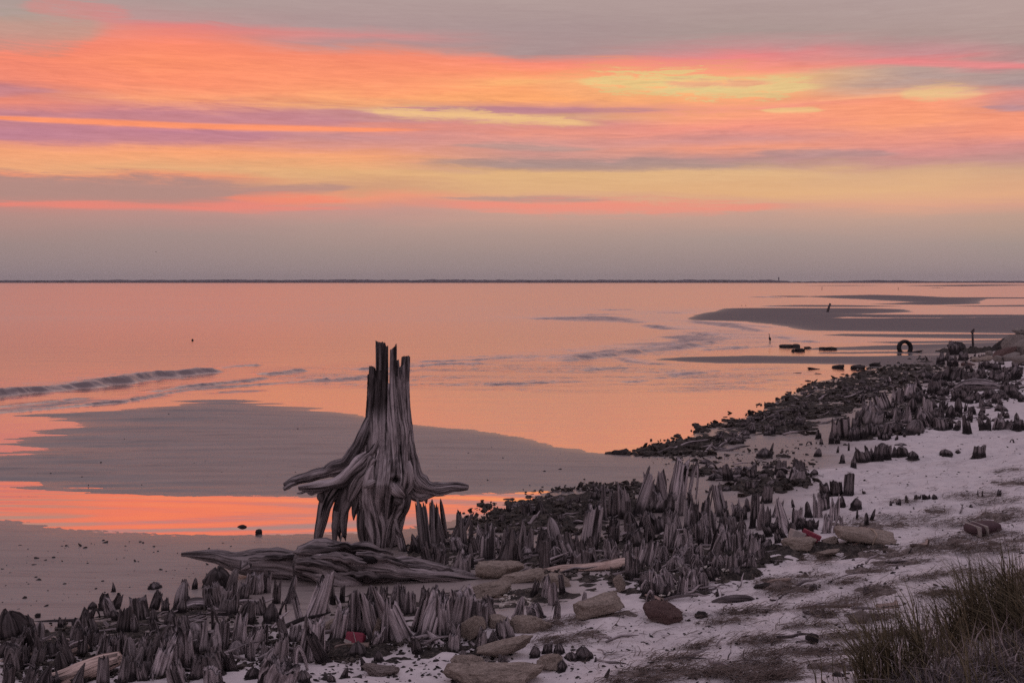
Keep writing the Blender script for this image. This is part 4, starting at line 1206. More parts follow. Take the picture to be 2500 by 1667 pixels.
    (650,1612,28,58,f,.32,.5),(666,1632,16,38,s,.55,.2),(720,1562,28,44,f,.4,.5),(737,1636,48,62,n,.68,.1),(672,1676,100,76,l,.46,.4),(620,1652,42,27,k,.04,.8),(740,1662,34,30,k,.04,.8),(810,1662,20,20,k,.05,.8),(838,1654,22,28,s,.08,.6),(924,1613,23,28,k,.07,.7),(892,1634,20,38,h,.55,.2),(1129,1606,21,24,k,.1,.6),(875,1598,46,34,k,.05,.8),(640,1570,30,50,f,.4,.5),(610,1610,28,50,f,.35,.5),(690,1590,30,54,f,.5,.4),(700,1640,26,40,f,.4,.5),(800,1600,14,34,b,.2,.5),(1020,1590,26,40,k,.08,.7),
    # in and before the rubble
    (1231,1626,23,32,f,.3,.2),(1306,1603,26,30,k,.04,.8),(1336,1593,24,29,b,.04,.8),(1366,1592,28,27,k,.05,.8),(1342,1605,14,14,b,.04,.8),(1366,1603,14,16,h,.04,.8),(1395,1608,30,20,k,.04,.8),(1426,1604,40,30,k,.04,.8),(1373,1631,30,22,k,.04,.8),(1453,1615,6,15,s,.2,.2),(1479,1652,10,24,s,.12,.3),(1294,1518,20,30,f,.1,.6),(1425,1505,20,60,y,.72,.1),(1451,1506,14,24,k,.04,.7),(1486,1500,15,20,k,.04,.7),(1310,1508,36,40,f,.58,.3),(1265,1505,22,52,s,.62,.2),(1330,1460,30,60,y,.7,.1),(1358,1508,24,52,y,.78,.0),(1350,1475,22,60,f,.6,.2),(1300,1460,18,50,f,.55,.2),(1375,1455,14,56,p,.4,.2),(1202,1510,22,70,f,.4,.4),(1240,1545,22,36,f,.6,.2),(1215,1556,14,40,f,.6,.2),
    (1592,1452,44,52,y,.66,.2),(1610,1445,40,60,f,.6,.3),(1640,1450,36,56,y,.64,.3),(1665,1450,30,50,f,.6,.3),(1690,1442,44,56,y,.62,.3),(1718,1438,34,46,y,.55,.4),(1735,1420,24,40,f,.55,.3),(1585,1495,34,60,n,.62,.1),(1570,1460,16,46,f,.5,.3),(1555,1400,26,36,f,.4,.4),(1600,1400,30,40,f,.4,.5),(1640,1400,36,44,y,.5,.4),(1700,1395,34,44,y,.5,.4),(1750,1400,40,46,y,.45,.5),(1790,1395,40,46,f,.4,.5),(1835,1390,34,40,y,.42,.5),(1860,1370,30,40,f,.4,.5),(1580,1365,30,44,f,.5,.4),(1660,1370,40,48,f,.55,.4),(1700,1372,36,48,l,.55,.4),(1840,1360,30,52,f,.5,.4),(1822,1340,26,50,f,.55,.4),(1620,1375,36,44,y,.5,.4),(1752,1455,9,20,f,.3,.1),
    # sand by the shrubs
    (2116,1452,14,22,b,.3,.2),(2190,1387,8,9,k,.04,.7),(1985,1440,20,16,b,.25,.3),(2100,1388,26,13,n,.3,.2),(2222,1352,12,16,h,.1,.5),(2370,1238,10,9,k,.05,.6),(2130,1358,8,8,k,.15,.4),
]


def place_stub(u, v, w, hgt, kind, tone, stain, rng, jitter=True):
    P = on_ground(u, v)[0]
    m = P[1] / F
    return dict(x=P[0], y=P[1], z=P[2], w=w * m, h=hgt * m, kind=kind, tone=tone, stain=stain, px=hgt * w)


RNG = random.Random(7)
DONE = [place_stub(*t, RNG) for t in STUBS]


def in_poly(u, v, poly):
    c = False
    for i in range(len(poly)):
        (x1, y1), (x2, y2) = poly[i], poly[(i + 1) % len(poly)]
        if (y1 > v) != (y2 > v) and u < (x2 - x1) * (v - y1) / (y2 - y1) + x1:
            c = not c
    return c


ZONES = [
    # polygon, metres wide, metres tall, how many, paleness range
    ([(0,1560),(250,1500),(480,1450),(620,1460),(700,1520),(760,1560),(830,1600),(760,1667),(640,1690),(0,1690)], (.08,.17), (.14,.34), 70, (.08,.55)),
    ([(830,1480),(1180,1460),(1210,1560),(1100,1580),(900,1575),(820,1560)], (.08,.16), (.16,.34), 26, (.25,.65)),
    ([(1000,1330),(1180,1330),(1400,1320),(1480,1300),(1640,1270),(1760,1300),(1880,1330),(1860,1370),(1760,1400),(1560,1420),(1440,1390),(1200,1375),(1020,1395)], (.09,.18), (.18,.42), 90, (.15,.6)),
    ([(1500,1260),(1640,1225),(1760,1240),(1880,1270),(2050,1290),(1960,1310),(1800,1320),(1600,1300)], (.08,.15), (.2,.42), 40, (.3,.65)),
    ([(2040,1080),(2090,1030),(2180,990),(2220,955),(2310,955),(2320,1050),(2180,1075)], (.10,.22), (.18,.42), 60, (.15,.7)),
    ([(2250,930),(2320,895),(2500,905),(2500,985),(2400,985),(2330,985),(2290,950)], (.12,.25), (.15,.38), 70, (.05,.45)),
    ([(2330,1000),(2500,985),(2500,1020),(2480,1050),(2380,1052),(2330,1060)], (.08,.2), (.12,.3), 22, (.1,.5)),
    ([(1550,1380),(1760,1380),(1880,1365),(1800,1410),(1720,1440),(1590,1470)], (.08,.16), (.14,.3), 40, (.3,.65)),
    ([(2290,885),(2360,860),(2500,880),(2500,905),(2320,900)], (.1,.18), (.1,.28), 26, (.04,.3)),
    ([(1720,1130),(1800,1122),(1880,1142),(1970,1152),(1960,1182),(1850,1200),(1770,1195),(1700,1158)], (.12,.28), (.12,.30), 30, (.05,.5)),
    ([(1700,1075),(1830,1030),(1960,985),(2100,930),(2230,905),(2200,945),(2060,1010),(1900,1062),(1780,1090)], (.12,.26), (.10,.26), 90, (.04,.3)),
    ([(1270,1220),(1480,1190),(1520,1260),(1340,1300),(1200,1285)], (.07,.16), (.08,.2), 36, (.05,.35)),
]
SMALL = []
for poly, ww, hh, cnt, tt in ZONES:
    us = [q[0] for q in poly]; vs_ = [q[1] for q in poly]
    c = 0
    cand = []
    while c < cnt:
        u, v = RNG.uniform(min(us), max(us)), RNG.uniform(min(vs_), max(vs_))
        if in_poly(u, v, poly):
            cand.append((u, v)); c += 1
    P = on_ground([q[0] for q in cand], [q[1] for q in cand])
    for X, Y, Z in P:
        w = RNG.uniform(*ww); hg = RNG.uniform(*hh) * RNG.choice([.55, .75, .9, 1.0])
        kind = RNG.choice([f, f, f, f, s, b, b, l, k, n, y if tt[1] > .5 else k])
        if kind == k:
            hg *= .6
        if kind == l:
            w *= 1.5
        if any(abs(d['x'] - X) < .35 * (d['w'] + w) and abs(d['y'] - Y) < .35 * (d['w'] + w) for d in DONE):
            continue
        DONE.append(dict(x=X, y=Y, z=Z, w=w, h=hg, kind=kind, tone=RNG.uniform(*tt), stain=RNG.uniform(.3, .65), px=w * hg * (F / Y) ** 2))

DONE.sort(key=lambda d: -d['px'])
STUB_OBJ = []
few = []
for i, d in enumerate(DONE):
    lib = LIB[d['kind']]
    me = lib[RNG.randrange(len(lib))]
    dep = d['w'] * {'fin': RNG.uniform(.5, .9), 'slab': RNG.uniform(.25, .45), 'block': RNG.uniform(.7, 1.0), 'bent': .8, 'splay': 1.0}.get(d['kind'], RNG.uniform(.7, 1.0))
    rz = RNG.uniform(-.5, .5) + (pi if RNG.random() < .5 else 0)
    if d['kind'] in ('spike', 'knob', 'splay'):
        rz = RNG.uniform(0, 6.28)
    tilt = (RNG.gauss(0, .10), RNG.gauss(0, .13))
    if d['kind'] in ('fin', 'spike') and RNG.random() < .22:
        tilt = (tilt[0], RNG.choice([-1, 1]) * RNG.uniform(.2, .4))
    sc_ = (d['w'] * .92, dep, d['h'] * 1.06)
    if i < 300:
        o = link('wood_stub', me, (d['x'], d['y'], d['z'] - .01), (tilt[0], tilt[1], rz), sc_, color=(d['tone'] * 1.35 + .06, d['stain'] * .50, 0, 1))
        o['category'] = 'wood stub'
        o['kind'] = 'thing'
        o['group'] = 'weathered wood stubs standing on the beach'
        d['o'] = o
        STUB_OBJ.append(d)
    else:
        few.append((me, d, tilt, rz, sc_))


def join_stuff(name, items, label, cat, material):
    """the smallest stubs, beyond the three hundred, as one object"""
    Vs, Qs, Gs, Hs, off = [], [], [], [], 0
    for me, d, tilt, rz, sc_ in items:
        nv = len(me.vertices)
        v = np.empty(nv * 3, np.float32); me.vertices.foreach_get('co', v); v = v.reshape(-1, 3) * np.array(sc_)
        g = np.empty(nv * 3, np.float32); me.attributes['gr'].data.foreach_get('vector', g)
        hr = np.empty(nv, np.float32); me.attributes['hrel'].data.foreach_get('value', hr)
        c, sn_ = cos(rz), sin(rz)
        v = np.stack([v[:, 0] * c - v[:, 1] * sn_, v[:, 0] * sn_ + v[:, 1] * c, v[:, 2]], -1)
        v[:, 0] += v[:, 2] * tilt[1]
        v += np.array([d['x'], d['y'], d['z'] - .01])
        Vs.append(v); Gs.append(g.reshape(-1, 3) + np.random.default_rng(off).uniform(0, 9, 3)); Hs.append(hr)
        Qs += [[q + off for q in p_.vertices] for p_ in me.polygons]
        off += nv
    me = new_mesh(name, np.vstack(Vs), Qs, [material], True, {'gr': np.vstack(Gs), 'hrel': np.concatenate(Hs)})
    return link(name, me, label=label, cat=cat, kind='stuff', color=(.35, .5, 0, 1))


if few:
    join_stuff('small_stubs', few, 'scatter of the smallest wood stubs between the larger ones', 'wood stubs', M_WOOD)

# ------------------------------------------------------------------ stone, rubble
import bmesh


def rock_material(name, c0, c1, c2, scale=11.0, rough=.9, pore=.6, sand=.0):
    m, T = mat(name)
    tc = T.n('ShaderNodeTexCoord').outputs['Object']
    oi = T.n('ShaderNodeObjectInfo')
    va = T.n('ShaderNodeVectorMath', operation='ADD')
    T.put(va.inputs[0], tc)
    T.put(va.inputs[1], T.comb(T.m('MULTIPLY', oi.outputs['Random'], 31.0), T.m('MULTIPLY', oi.outputs['Random'], 17.0), 0.0))
    v = va.outputs[0]
    a = T.noise(v, scale, 6, .65, .3)
    bn = T.noise(v, scale * 7, 4, .65)
    vo = T.n('ShaderNodeTexVoronoi')
    T.put(vo.inputs['Vector'], v)
    vo.inputs['Scale'].default_value = scale * 4.5
    big = T.noise(v, scale * .09, 4, .6, .5)
    c = T.ramp(T.m('ADD', a, T.m('MULTIPLY', T.m('SUBTRACT', big, .5), .35)), [(.30, c0), (.52, c1), (.74, c2)])
    c = T.mix(T.m('MULTIPLY', T.ss(bn, .52, .68), pore), c, [q * .35 for q in c0] + [1.0])
    c = T.mix(T.m('MULTIPLY', T.ss(vo.outputs['Distance'], .55, .75), .35), c, [min(1, q * 1.3) for q in c2] + [1.0])
    h = T.m('ADD', T.m('MULTIPLY', bn, .6), T.m('MULTIPLY', a, .8))
    finish(T, pbsdf(T, c, rough, bump(T, h, .8, .02), .2))
    return m


M_TAN = rock_material('tan_rubble', (.13, .104, .086), (.29, .238, .200), (.46, .385, .335))
M_BOULDER = rock_material('grey_boulder', (.13, .112, .105), (.215, .188, .172), (.29, .255, .235), 8.0)
M_DARKROCK = rock_material('dark_rock', (.022, .019, .019), (.040, .034, .034), (.070, .060, .058), 7.0)
M_BROWN = rock_material('brown_rock', (.060, .036, .034), (.115, .072, .066), (.17, .115, .105), 9.0)
M_WEED = rock_material('seaweed', (.013, .011, .010), (.036, .030, .027), (.125, .104, .088), 9.0, .75, .5)
M_STRAW = rock_material('straw', (.11, .088, .080), (.205, .170, .158), (.31, .265, .245), 14.0, .9, .5)


def ico(sub):
    bm = bmesh.new()
    bmesh.ops.create_icosphere(bm, subdivisions=sub, radius=1.0)
    V = np.array([v.co[:] for v in bm.verts]); T_ = np.array([[v.index for v in fc.verts] for fc in bm.faces])
    bm.free()
    return V, T_


ICO = {s_: ico(s_) for s_ in (1, 2, 3, 4)}


def rock_mesh(name, seed, boxy=.5, rough=.10, material=None, sub=4, cuts=7):
    V, T_ = ICO[sub]
    V = V.copy()
    g = np.random.default_rng(seed)
    e = 1 - boxy * .75
    V = np.sign(V) * np.abs(V) ** e
    V = V / np.abs(V).max()
    for _ in range(cuts):                                   # broken faces
        d = g.normal(size=3); d /= np.linalg.norm(d)
        lim = g.uniform(.60, .95)
        t = V @ d
        V = V - np.maximum(t - lim, 0)[:, None] * d * .985
    nrm = V / (np.linalg.norm(V, axis=1)[:, None] + 1e-6)
    dsp = rough * fbm(V[:, 0] * 1.6 + seed, V[:, 1] * 1.6, V[:, 2] * 1.6, seed, 4, .55)
    dsp = dsp + rough * .55 * fbm(V[:, 0] * 6 + seed, V[:, 1] * 6, V[:, 2] * 6, seed + 2, 3, .6)
    dsp = dsp - rough * .9 * np.maximum(0, vn(V[:, 0] * 3.1 + seed, V[:, 1] * 3.1, V[:, 2] * 3.1, seed + 5) - .35)
    V = V + nrm * dsp[:, None]
    return new_mesh(name, V * .5, T_, [material or M_TAN], True)


def rock(name, u0, v0, u1, v1, label, cat, material, seed, boxy=.5, rough=.1, depth=.7, roll=0.0, yaw=0.0, sink=.15, sub=4, lift=0.0, group=None, cuts=7):
    """a stone that fills the photo box (u0, v0)-(u1, v1); foot at v1"""
    P = on_ground((u0 + u1) / 2, v1 - (v1 - v0) * .06)[0]
    m = P[1] / F
    W, Hh = (u1 - u0) * m, (v1 - v0) * m
    cr, sr = abs(cos(roll)), abs(sin(roll))
    # box sides whose rolled outline gives W x H
    if cr > sr + .2:
        det = cr * cr - sr * sr
        a = max((W * cr - Hh * sr) / det, .35 * W); c_ = max((Hh * cr - W * sr) / det, .35 * Hh)
    else:
        a, c_ = W, Hh * .8
    dep = depth * a
    me = rock_mesh(name, seed, boxy, rough, material, sub, cuts)
    sink = sink + .10
    return link(name, me, (P[0], P[1] + dep * .25, P[2] + Hh * .5 - sink * Hh * .5 + lift), (0, roll, yaw), (a * 1.04, dep, c_ * (1.06 + sink)), label=label, cat=cat, group=group)


ROCKS = [
    # rubble by the dry sand
    ('rubble_slab',1085,1622,1328,1672,'long tan stone slab cut by the bottom edge of the photo','stone slab',M_TAN,11,.55,.09,.45,.03,.05,.05),
    ('rubble_slab',1161,1556,1306,1608,'wedge-shaped tan stone slab lying alone on the sand in front of the stub line','stone slab',M_TAN,12,.6,.08,.55,-.18,.15,.05),
    ('rubble_block',1250,1504,1346,1545,'rounded tan rubble block half covered by brown straw','stone block',M_TAN,13,.5,.12,.6,0,.1,.2),
    ('rubble_block',1192,1505,1248,1530,'small flat-topped tan block between two pointed grey stubs','stone block',M_TAN,14,.75,.08,.7,.03,.2,.2),
    ('rubble_slab',1110,1494,1190,1566,'tan stone slab propped up at a steep angle against the stubs','stone slab',M_TAN,15,.8,.07,.5,-.62,.2,.1),
    ('rubble_slab',1383,1452,1520,1510,'broad flat tan stone slab with two black knobs at its foot','stone slab',M_TAN,16,.6,.08,.7,-.16,.1,.1),
    ('rubble_slab',1326,1405,1400,1433,'flat-topped tan slab just below the pale plank','stone slab',M_TAN,17,.75,.08,.7,.05,.0,.2),
    ('rubble_slab',1152,1414,1260,1460,'tan slab sloping up to the right at the end of the fallen log','stone slab',M_TAN,18,.75,.08,.45,-.20,.1,.15),
    ('rubble_slab',1222,1392,1330,1422,'mottled tan slab lying between the sloping slab and the pale plank','stone slab',M_TAN,19,.6,.10,.5,-.12,.1,.2),
    ('rubble_block',1160,1373,1278,1412,'humped tan boulder touching the right tip of the fallen log','stone block',M_TAN,20,.5,.10,.6,.02,.1,.2),
    ('rubble_slab',1262,1404,1310,1422,'thin pale tile-like slab on top of the rubble','stone slab',M_TAN,21,.85,.05,.6,.05,.2,.1),
    ('rubble_slab',1100,1603,1180,1625,'mottled flat stone sunk in the sand at the end of the wedge-shaped slab','stone slab',M_TAN,22,.3,.12,.7,-.05,.0,.4),
    ('rubble_slab',1312,1602,1380,1638,'speckled tan stone partly under black knobs','stone slab',M_TAN,23,.4,.12,.8,-.1,.0,.3),
    ('brown_boulder',1571,1466,1671,1522,'smooth reddish brown boulder alone at the edge of the white sand','boulder',M_BROWN,24,.30,.10,.8,.20,.0,.30),
    ('rubble_block',1495,1402,1535,1448,'small tan block leaning behind the broad flat slab','stone block',M_TAN,25,.6,.1,.6,-.4,.1,.1),
    ('rubble_slab',1915,1317,2006,1347,'pale tan slab with fibrous top in front of the red and white crate','stone slab',M_TAN,26,.6,.12,.6,-.03,.0,.15),
    ('rubble_block',1990,1336,2056,1360,'straw-coloured lump at the edge of the sand below the roped slab','stone block',M_TAN,27,.4,.14,.6,-.25,.0,.2),
    ('rubble_block',2003,1308,2050,1332,'pinkish tan block just left of the roped slab','stone block',M_TAN,28,.5,.12,.6,-.2,.1,.2),
    ('mossy_lump',880,1624,968,1652,'mossy brown lump with twigs on the sand at the bottom','stone',M_STRAW,29,.3,.18,.6,.03,.0,.2),
    ('rubble_slab',770,1505,835,1545,'tan stone slab leaning between the pale stubs left of the red box','stone slab',M_TAN,30,.6,.1,.5,-.5,.2,.15),
    ('rubble_block',905,1512,932,1570,'small pale stone set upright beside the red box','stone block',M_TAN,33,.5,.12,.7,.2,.2,.1),
    # far rocks in the shallows
    ('dark_rock',1904,839.5,1938,849,'black flat rock nearest the wading bird','rock',M_DARKROCK,41,.4,.16,1.2,-.05,.0,.2,3),
    ('dark_rock',1935,839,1953,849,'black blocky rock standing at the end of the flat black one','rock',M_DARKROCK,42,.6,.12,1.0,.0,.0,.2,3),
    ('dark_rock',1938,848.5,1966,858,'black oblong rock in the shallows in front of the pair by the bird','rock',M_DARKROCK,43,.7,.12,.8,.05,.0,.2,3),
    ('dark_rock',1931,849.5,1942,859,'small black triangular rock in the shallows','rock',M_DARKROCK,44,.1,.2,1.0,.3,.0,.2,3),
    ('dark_rock',1964,846.5,1981,851.5,'low black rock in shallow water right of the oblong one','rock',M_DARKROCK,45,.3,.16,1.2,.0,.0,.2,3),
    ('dark_rock',2002,848,2045,854,'long low black rock between the shallows rocks and the tyre','rock',M_DARKROCK,46,.3,.18,.7,.0,.0,.3,3),
    ('dark_rock',2228,854,2258,861,'low black wedge of rock just right of the half-buried tyre','rock',M_DARKROCK,47,.2,.16,1.0,-.2,.0,.2,3),
    ('dark_rock',1974,892,2010,902,'black rock farthest left of the row at the seaweed edge','rock',M_DARKROCK,48,.4,.16,.8,.15,.0,.3,3),
    ('dark_rock',2034,887.5,2068,899,'black blocky rock in the middle of the row at the seaweed edge','rock',M_DARKROCK,49,.6,.14,.8,-.1,.0,.3,3),
    ('dark_rock',1936,906.5,1963,912,'flat black rock lying out in the water off the seaweed','rock',M_DARKROCK,50,.5,.1,.8,.0,.0,.4,3),
    ('dark_rock',1987,907,2009,913,'smaller flat black rock in the water close to the seaweed','rock',M_DARKROCK,51,.5,.1,.8,.1,.0,.4,3),
    ('dark_rock',2070,888,2115,901,'dark rounded rock at the right end of the row by the seaweed','rock',M_DARKROCK,52,.3,.18,.7,-.1,.0,.3,3),
    ('dark_rock',2125,886,2150,894,'low dark rock on the seaweed bed, right of the row','rock',M_DARKROCK,53,.3,.18,.8,.0,.0,.3,3),
    ('dark_rock',2316,833,2360,858,'large dark boulder left of the upright post','boulder',M_DARKROCK,54,.35,.12,.8,-.15,.0,.1,4),
    ('sea_rock',577,1279,601,1288,'black oval stone lying in the pink pool','stone',M_DARKROCK,55,.1,.1,.9,.0,.0,.3,3),
    ('sea_rock',622,1292,640,1303,'grey round stone at the edge of the pink pool','stone',M_DARKROCK,56,.0,.06,.9,.0,.0,.15,3),
    ('sea_rock',1496,1099,1540,1110,'black weedy stone at the tip of the sand bar','stone',M_DARKROCK,57,.2,.3,.7,.0,.0,.2,3),
    ('beach_stone',80,1495,98,1508,'small dark stone on the wet sand by the left edge','stone',M_DARKROCK,58,.3,.15,.9,.2,.0,.2,3),
    ('beach_stone',2075,1522-30,2125,1522,'dark brown bundle of straw-covered driftwood on the sand','driftwood lump',M_STRAW,59,.3,.15,.6,.0,.0,.2,3),
    ('beach_stone',1970,1546,2000,1572,'round black stump end lying on the sand near the grass','stone',M_DARKROCK,60,.1,.15,.9,.0,.0,.15,3),
    ('beach_stone',1697,1494,1728,1508,'flat dark driftwood scrap on the sand right of the brown boulder','stone',M_DARKROCK,61,.3,.2,.7,.0,.0,.2,3),
    ('beach_stone',1842,1421,1884,1438,'black flattish stone on the white sand by brown straw','stone',M_DARKROCK,62,.3,.2,.6,-.2,.0,.2,3),
    # boulder pile at the right edge
    ('boulder',2478,795,2540,822,'rounded grey boulder on top of the pile at the right edge','boulder',M_BOULDER,71,.3,.10,.8,.1,.0,.05),
    ('boulder',2425,822,2482,858,'long dark slanted boulder at the left side of the pile','boulder',M_DARKROCK,72,.5,.10,.6,-.62,.0,.1),
    ('boulder',2452,815,2512,862,'pale slanted slab boulder in the middle of the pile','boulder',M_BOULDER,73,.7,.06,.6,-.66,.0,.1),
    ('boulder',2476,818,2560,868,'large pale leaning boulder cut by the right edge','boulder',M_BOULDER,74,.6,.07,.6,-.66,.0,.1),
    ('boulder',2424,842,2484,875,'dark brown tilted boulder low in the pile','boulder',M_BROWN,75,.6,.08,.6,-.40,.0,.1),
    ('boulder',2450,858,2496,882,'tan rounded boulder at the front of the pile','boulder',M_BOULDER,76,.4,.09,.7,-.25,.0,.1),
    ('boulder',2427,868,2453,883,'small tan domed boulder in front of the dark brown one','boulder',M_BOULDER,77,.1,.08,.8,.0,.0,.2),
    ('boulder',2480,862,2560,890,'lowest grey boulder at the right edge','boulder',M_BOULDER,78,.3,.1,.8,-.1,.0,.2),
    ('boulder',2398,868,2428,882,'flat tan stone in front of the pile','boulder',M_TAN,79,.4,.12,.8,-.1,.0,.3,3),
    ('boulder',2372,870,2402,884,'low tan stone with a driftwood stick leaning on it','boulder',M_TAN,80,.3,.14,.8,.1,.0,.3,3),
    ('boulder',2350,884,2382,893,'small grey-brown stone among black stubs below the post','boulder',M_BROWN,81,.3,.14,.8,.0,.0,.3,3),
    ('boulder',2408,857,2428,868,'small pale stone wedged behind the flat tan one','boulder',M_BOULDER,82,.3,.12,.8,.0,.0,.3,3),
]
for r in ROCKS:
    name, u0, v0, u1, v1, lab, cat_, mt, seed, boxy, rgh, dep, roll, yaw, sink = r[:15]
    rock(name, u0, v0, u1, v1, lab, cat_, mt, seed, boxy, rgh, dep, roll, yaw, sink, r[15] if len(r) > 15 else 4)


# ------------------------------------------------------------------ driftwood pieces
def drift(name, pts, rads, label, cat, material=M_WOOD, tone=.6, n=18, seed=1, amp=.12, lift=None, **kw):
    """lying wood; pts are photo pixels of its axis, the first one fixes the distance"""
    mid = pts[len(pts) // 2]
    P0 = on_ground(mid[0], mid[1] + max(rads) * .8)[0]
    Y = P0[1]
    W = []
    for p_ in pts:
        d = p_[2] if len(p_) > 2 else 0.0
        yy = Y + d
        W.append(((p_[0] - U0) * yy / F - P0[0], d, CH - (p_[1] - V0) * yy / F - P0[2]))
    R = [r_ * Y / F for r_ in rads]
    me = wood_mesh(name, [sweep(W, R, n, seed=seed, amp=amp, **kw)], material, -.3, .6)
    return link(name, me, tuple(P0), label=label, cat=cat, color=(tone, -.3, 0, 1))


drift('driftwood_plank', [(1322,1393),(1370,1388),(1420,1386),(1470,1382),(1520,1374),(1568,1370)], [5,9,9,11,13,8], 'long pale driftwood plank curving up to the right above the rubble', 'driftwood', M_DRIFT, .95, 22, 3, .10, flat=.8)
drift('driftwood_log', [(110,1672),(150,1660),(200,1640),(250,1618),(292,1606)], [22,22,24,22,16], 'pale pinkish driftwood log in the bottom left corner behind dark stubs', 'driftwood', M_DRIFT, .9, 26, 4, .10)
drift('driftwood_log', [(0,1618),(30,1614),(70,1603),(95,1594)], [7,8,8,5], 'thin grey driftwood pole at the left edge above the corner log', 'driftwood', M_DRIFT, .45, 16, 5)
drift('driftwood_log', [(120,1625),(150,1605),(185,1590),(215,1578)], [10,11,10,6], 'grey-tan driftwood branch behind the pale corner log', 'driftwood', M_DRIFT, .6, 16, 6)
drift('driftwood_branch', [(60,1521),(120,1517),(180,1513),(228,1511)], [2.5,4,3.5,2], 'thin dark stick lying level across black stubs by the left edge', 'driftwood', M_WOOD, .3, 10, 7)
drift('driftwood_knot', [(438,1496),(455,1480),(475,1474),(505,1474),(528,1486),(534,1505)], [6,11,13,12,10,4], 'pale fibrous driftwood root arched over dark stubs left of the fallen log', 'driftwood', M_WOOD, 1.0, 22, 8, .25)
drift('driftwood_log', [(2329,950),(2350,942),(2380,940),(2410,942),(2438,947)], [4,11,16,15,8], 'grey weathered log lying among stubs near the right edge', 'driftwood', M_WOOD, .72, 30, 9, .14)
drift('driftwood_branch', [(1905,1440),(1860,1432),(1888,1420),(1930,1413)], [3,5,7,4], 'orange-brown bark piece on the white sand right of the stub line', 'driftwood', M_DRIFT, .6, 14, 10)
drift('driftwood_branch', [(2140,1482),(2165,1481),(2188,1476),(2186,1465)], [7,8,7,3], 'short brown driftwood piece with an upturned end on the sand', 'driftwood', M_DRIFT, .5, 16, 11)
drift('driftwood_branch', [(1945,1485),(1990,1481),(2040,1479),(2080,1478)], [3,3.5,3,2], 'straight thin brown stick on the sand', 'driftwood', M_DRIFT, .5, 10, 12)
drift('driftwood_branch', [(2222,1331),(2245,1333),(2262,1330),(2266,1316)], [3,6,6,3], 'orange-brown driftwood hook on the sand below the weed line', 'driftwood', M_DRIFT, .7, 14, 13)
drift('driftwood_plank', [(2040,1302),(2070,1294),(2110,1293),(2146,1296)], [4,6,6,4], 'grey plank lying behind the roped slab', 'driftwood', M_DRIFT, .5, 14, 14, flat=.6)
drift('driftwood_branch', [(1740,1474),(1760,1466),(1790,1462),(1825,1462),(1850,1470)], [7,8,9,9,4], 'dark driftwood tail running out from the stub line onto the sand', 'driftwood', M_WOOD, .25, 14, 15)
drift('driftwood_branch', [(1575,1452),(1590,1452),(1612,1462),(1630,1464)], [2.5,3,4,4], 'bone-pale twisted root lying on the rubble behind the brown boulder', 'driftwood', M_DRIFT, 1.0, 12, 16)
drift('driftwood_branch', [(2382,879),(2390,870),(2400,865)], [1.2,1.3,1.0], 'pale stick leaning on the low stone below the boulder pile', 'driftwood', M_DRIFT, .9, 8, 17)
drift('driftwood_branch', [(1690,1330),(1715,1318),(1740,1310)], [2,2.5,1.5], 'pale thin branch slanting between grey stubs', 'driftwood', M_DRIFT, .7, 8, 18)
drift('driftwood_branch', [(1120,1318),(1150,1302),(1178,1290)], [2,3,2], 'bare root reaching right from the stub cluster beside the big stump', 'driftwood', M_WOOD, .5, 10, 19)
drift('driftwood_branch', [(780,1472),(795,1474),(812,1478)], [2,2.4,1], 'white twig sticking out of the tall pale stub', 'driftwood', M_WOOD, 1.2, 8, 20)
drift('driftwood_branch', [(790,1590),(820,1580),(850,1574),(900,1578)], [5,6,6,9], 'dark brown branch lying in front of the red box', 'driftwood', M_DRIFT, .3, 14, 21)


# ------------------------------------------------------------------ man-made things
def plain(name, col, rough=.6, spec=.3, sc=30.0, var=.25):
    m, T = mat(name)
    tc = T.n('ShaderNodeTexCoord').outputs['Object']
    nz = T.noise(tc, sc, 5, .65, .4)
    c = T.mix(1.0, (*col, 1), T.ramp(nz, [(.3, (1 - var,) * 3), (.7, (1 + var * .5,) * 3)]), 'MULTIPLY')
    finish(T, pbsdf(T, c, rough, bump(T, nz, .3, .005), spec))
    return m


M_TYRE = plain('black_rubber', (.014, .013, .014), .7)
M_RED = plain('red_plastic', (.23, .036, .062), .6)
M_WHITE = plain('grimy_white', (.36, .32, .30), .7)
M_ROPE = plain('rope', (.40, .32, .25), .9)
M_POST = plain('dark_post', (.030, .025, .025), .9)
M_FEATHER = plain('slate_feathers', (.035, .035, .042), .8)


def build_tyre():
    P = on_ground(2209, 859)[0]
    m = P[1] / F
    R, r = 19.2 * m, 11.0 * m
    w = .24
    prof = [(r, -w * .30), (r + .02, -w * .42), ((r + R) / 2, -w * .52), (R - .04, -w * .50), (R - .005, -w * .36), (R, -w * .12), (R, w * .12), (R - .005, w * .36), (R - .04, w * .50), ((r + R) / 2, w * .52), (r + .02, w * .42), (r, w * .30), (r + .05, 0)]
    n = 72
    th = np.linspace(0, 2 * pi, n, endpoint=False)
    V = []
    for i, t in enumerate(th):
        for q, (rr, a) in enumerate(prof):
            tread = (.012 if i % 2 else -.006) if 4 <= q <= 7 else 0
            V.append(((rr + tread) * cos(t), a, (rr + tread) * sin(t)))
    k_ = len(prof)
    Q = []
    for i in range(n):
        for q in range(k_):
            Q.append([i * k_ + q, ((i + 1) % n) * k_ + q, ((i + 1) % n) * k_ + (q + 1) % k_, i * k_ + (q + 1) % k_])
    me = new_mesh('tyre', V, [q[::-1] for q in Q], [M_TYRE], True)
    link('half_buried_tyre', me, (P[0], P[1], 0.02 + 10 * m), (radians(-4), radians(2), radians(8)), label='black rubber tyre standing half buried in the wet sand', cat='tyre')


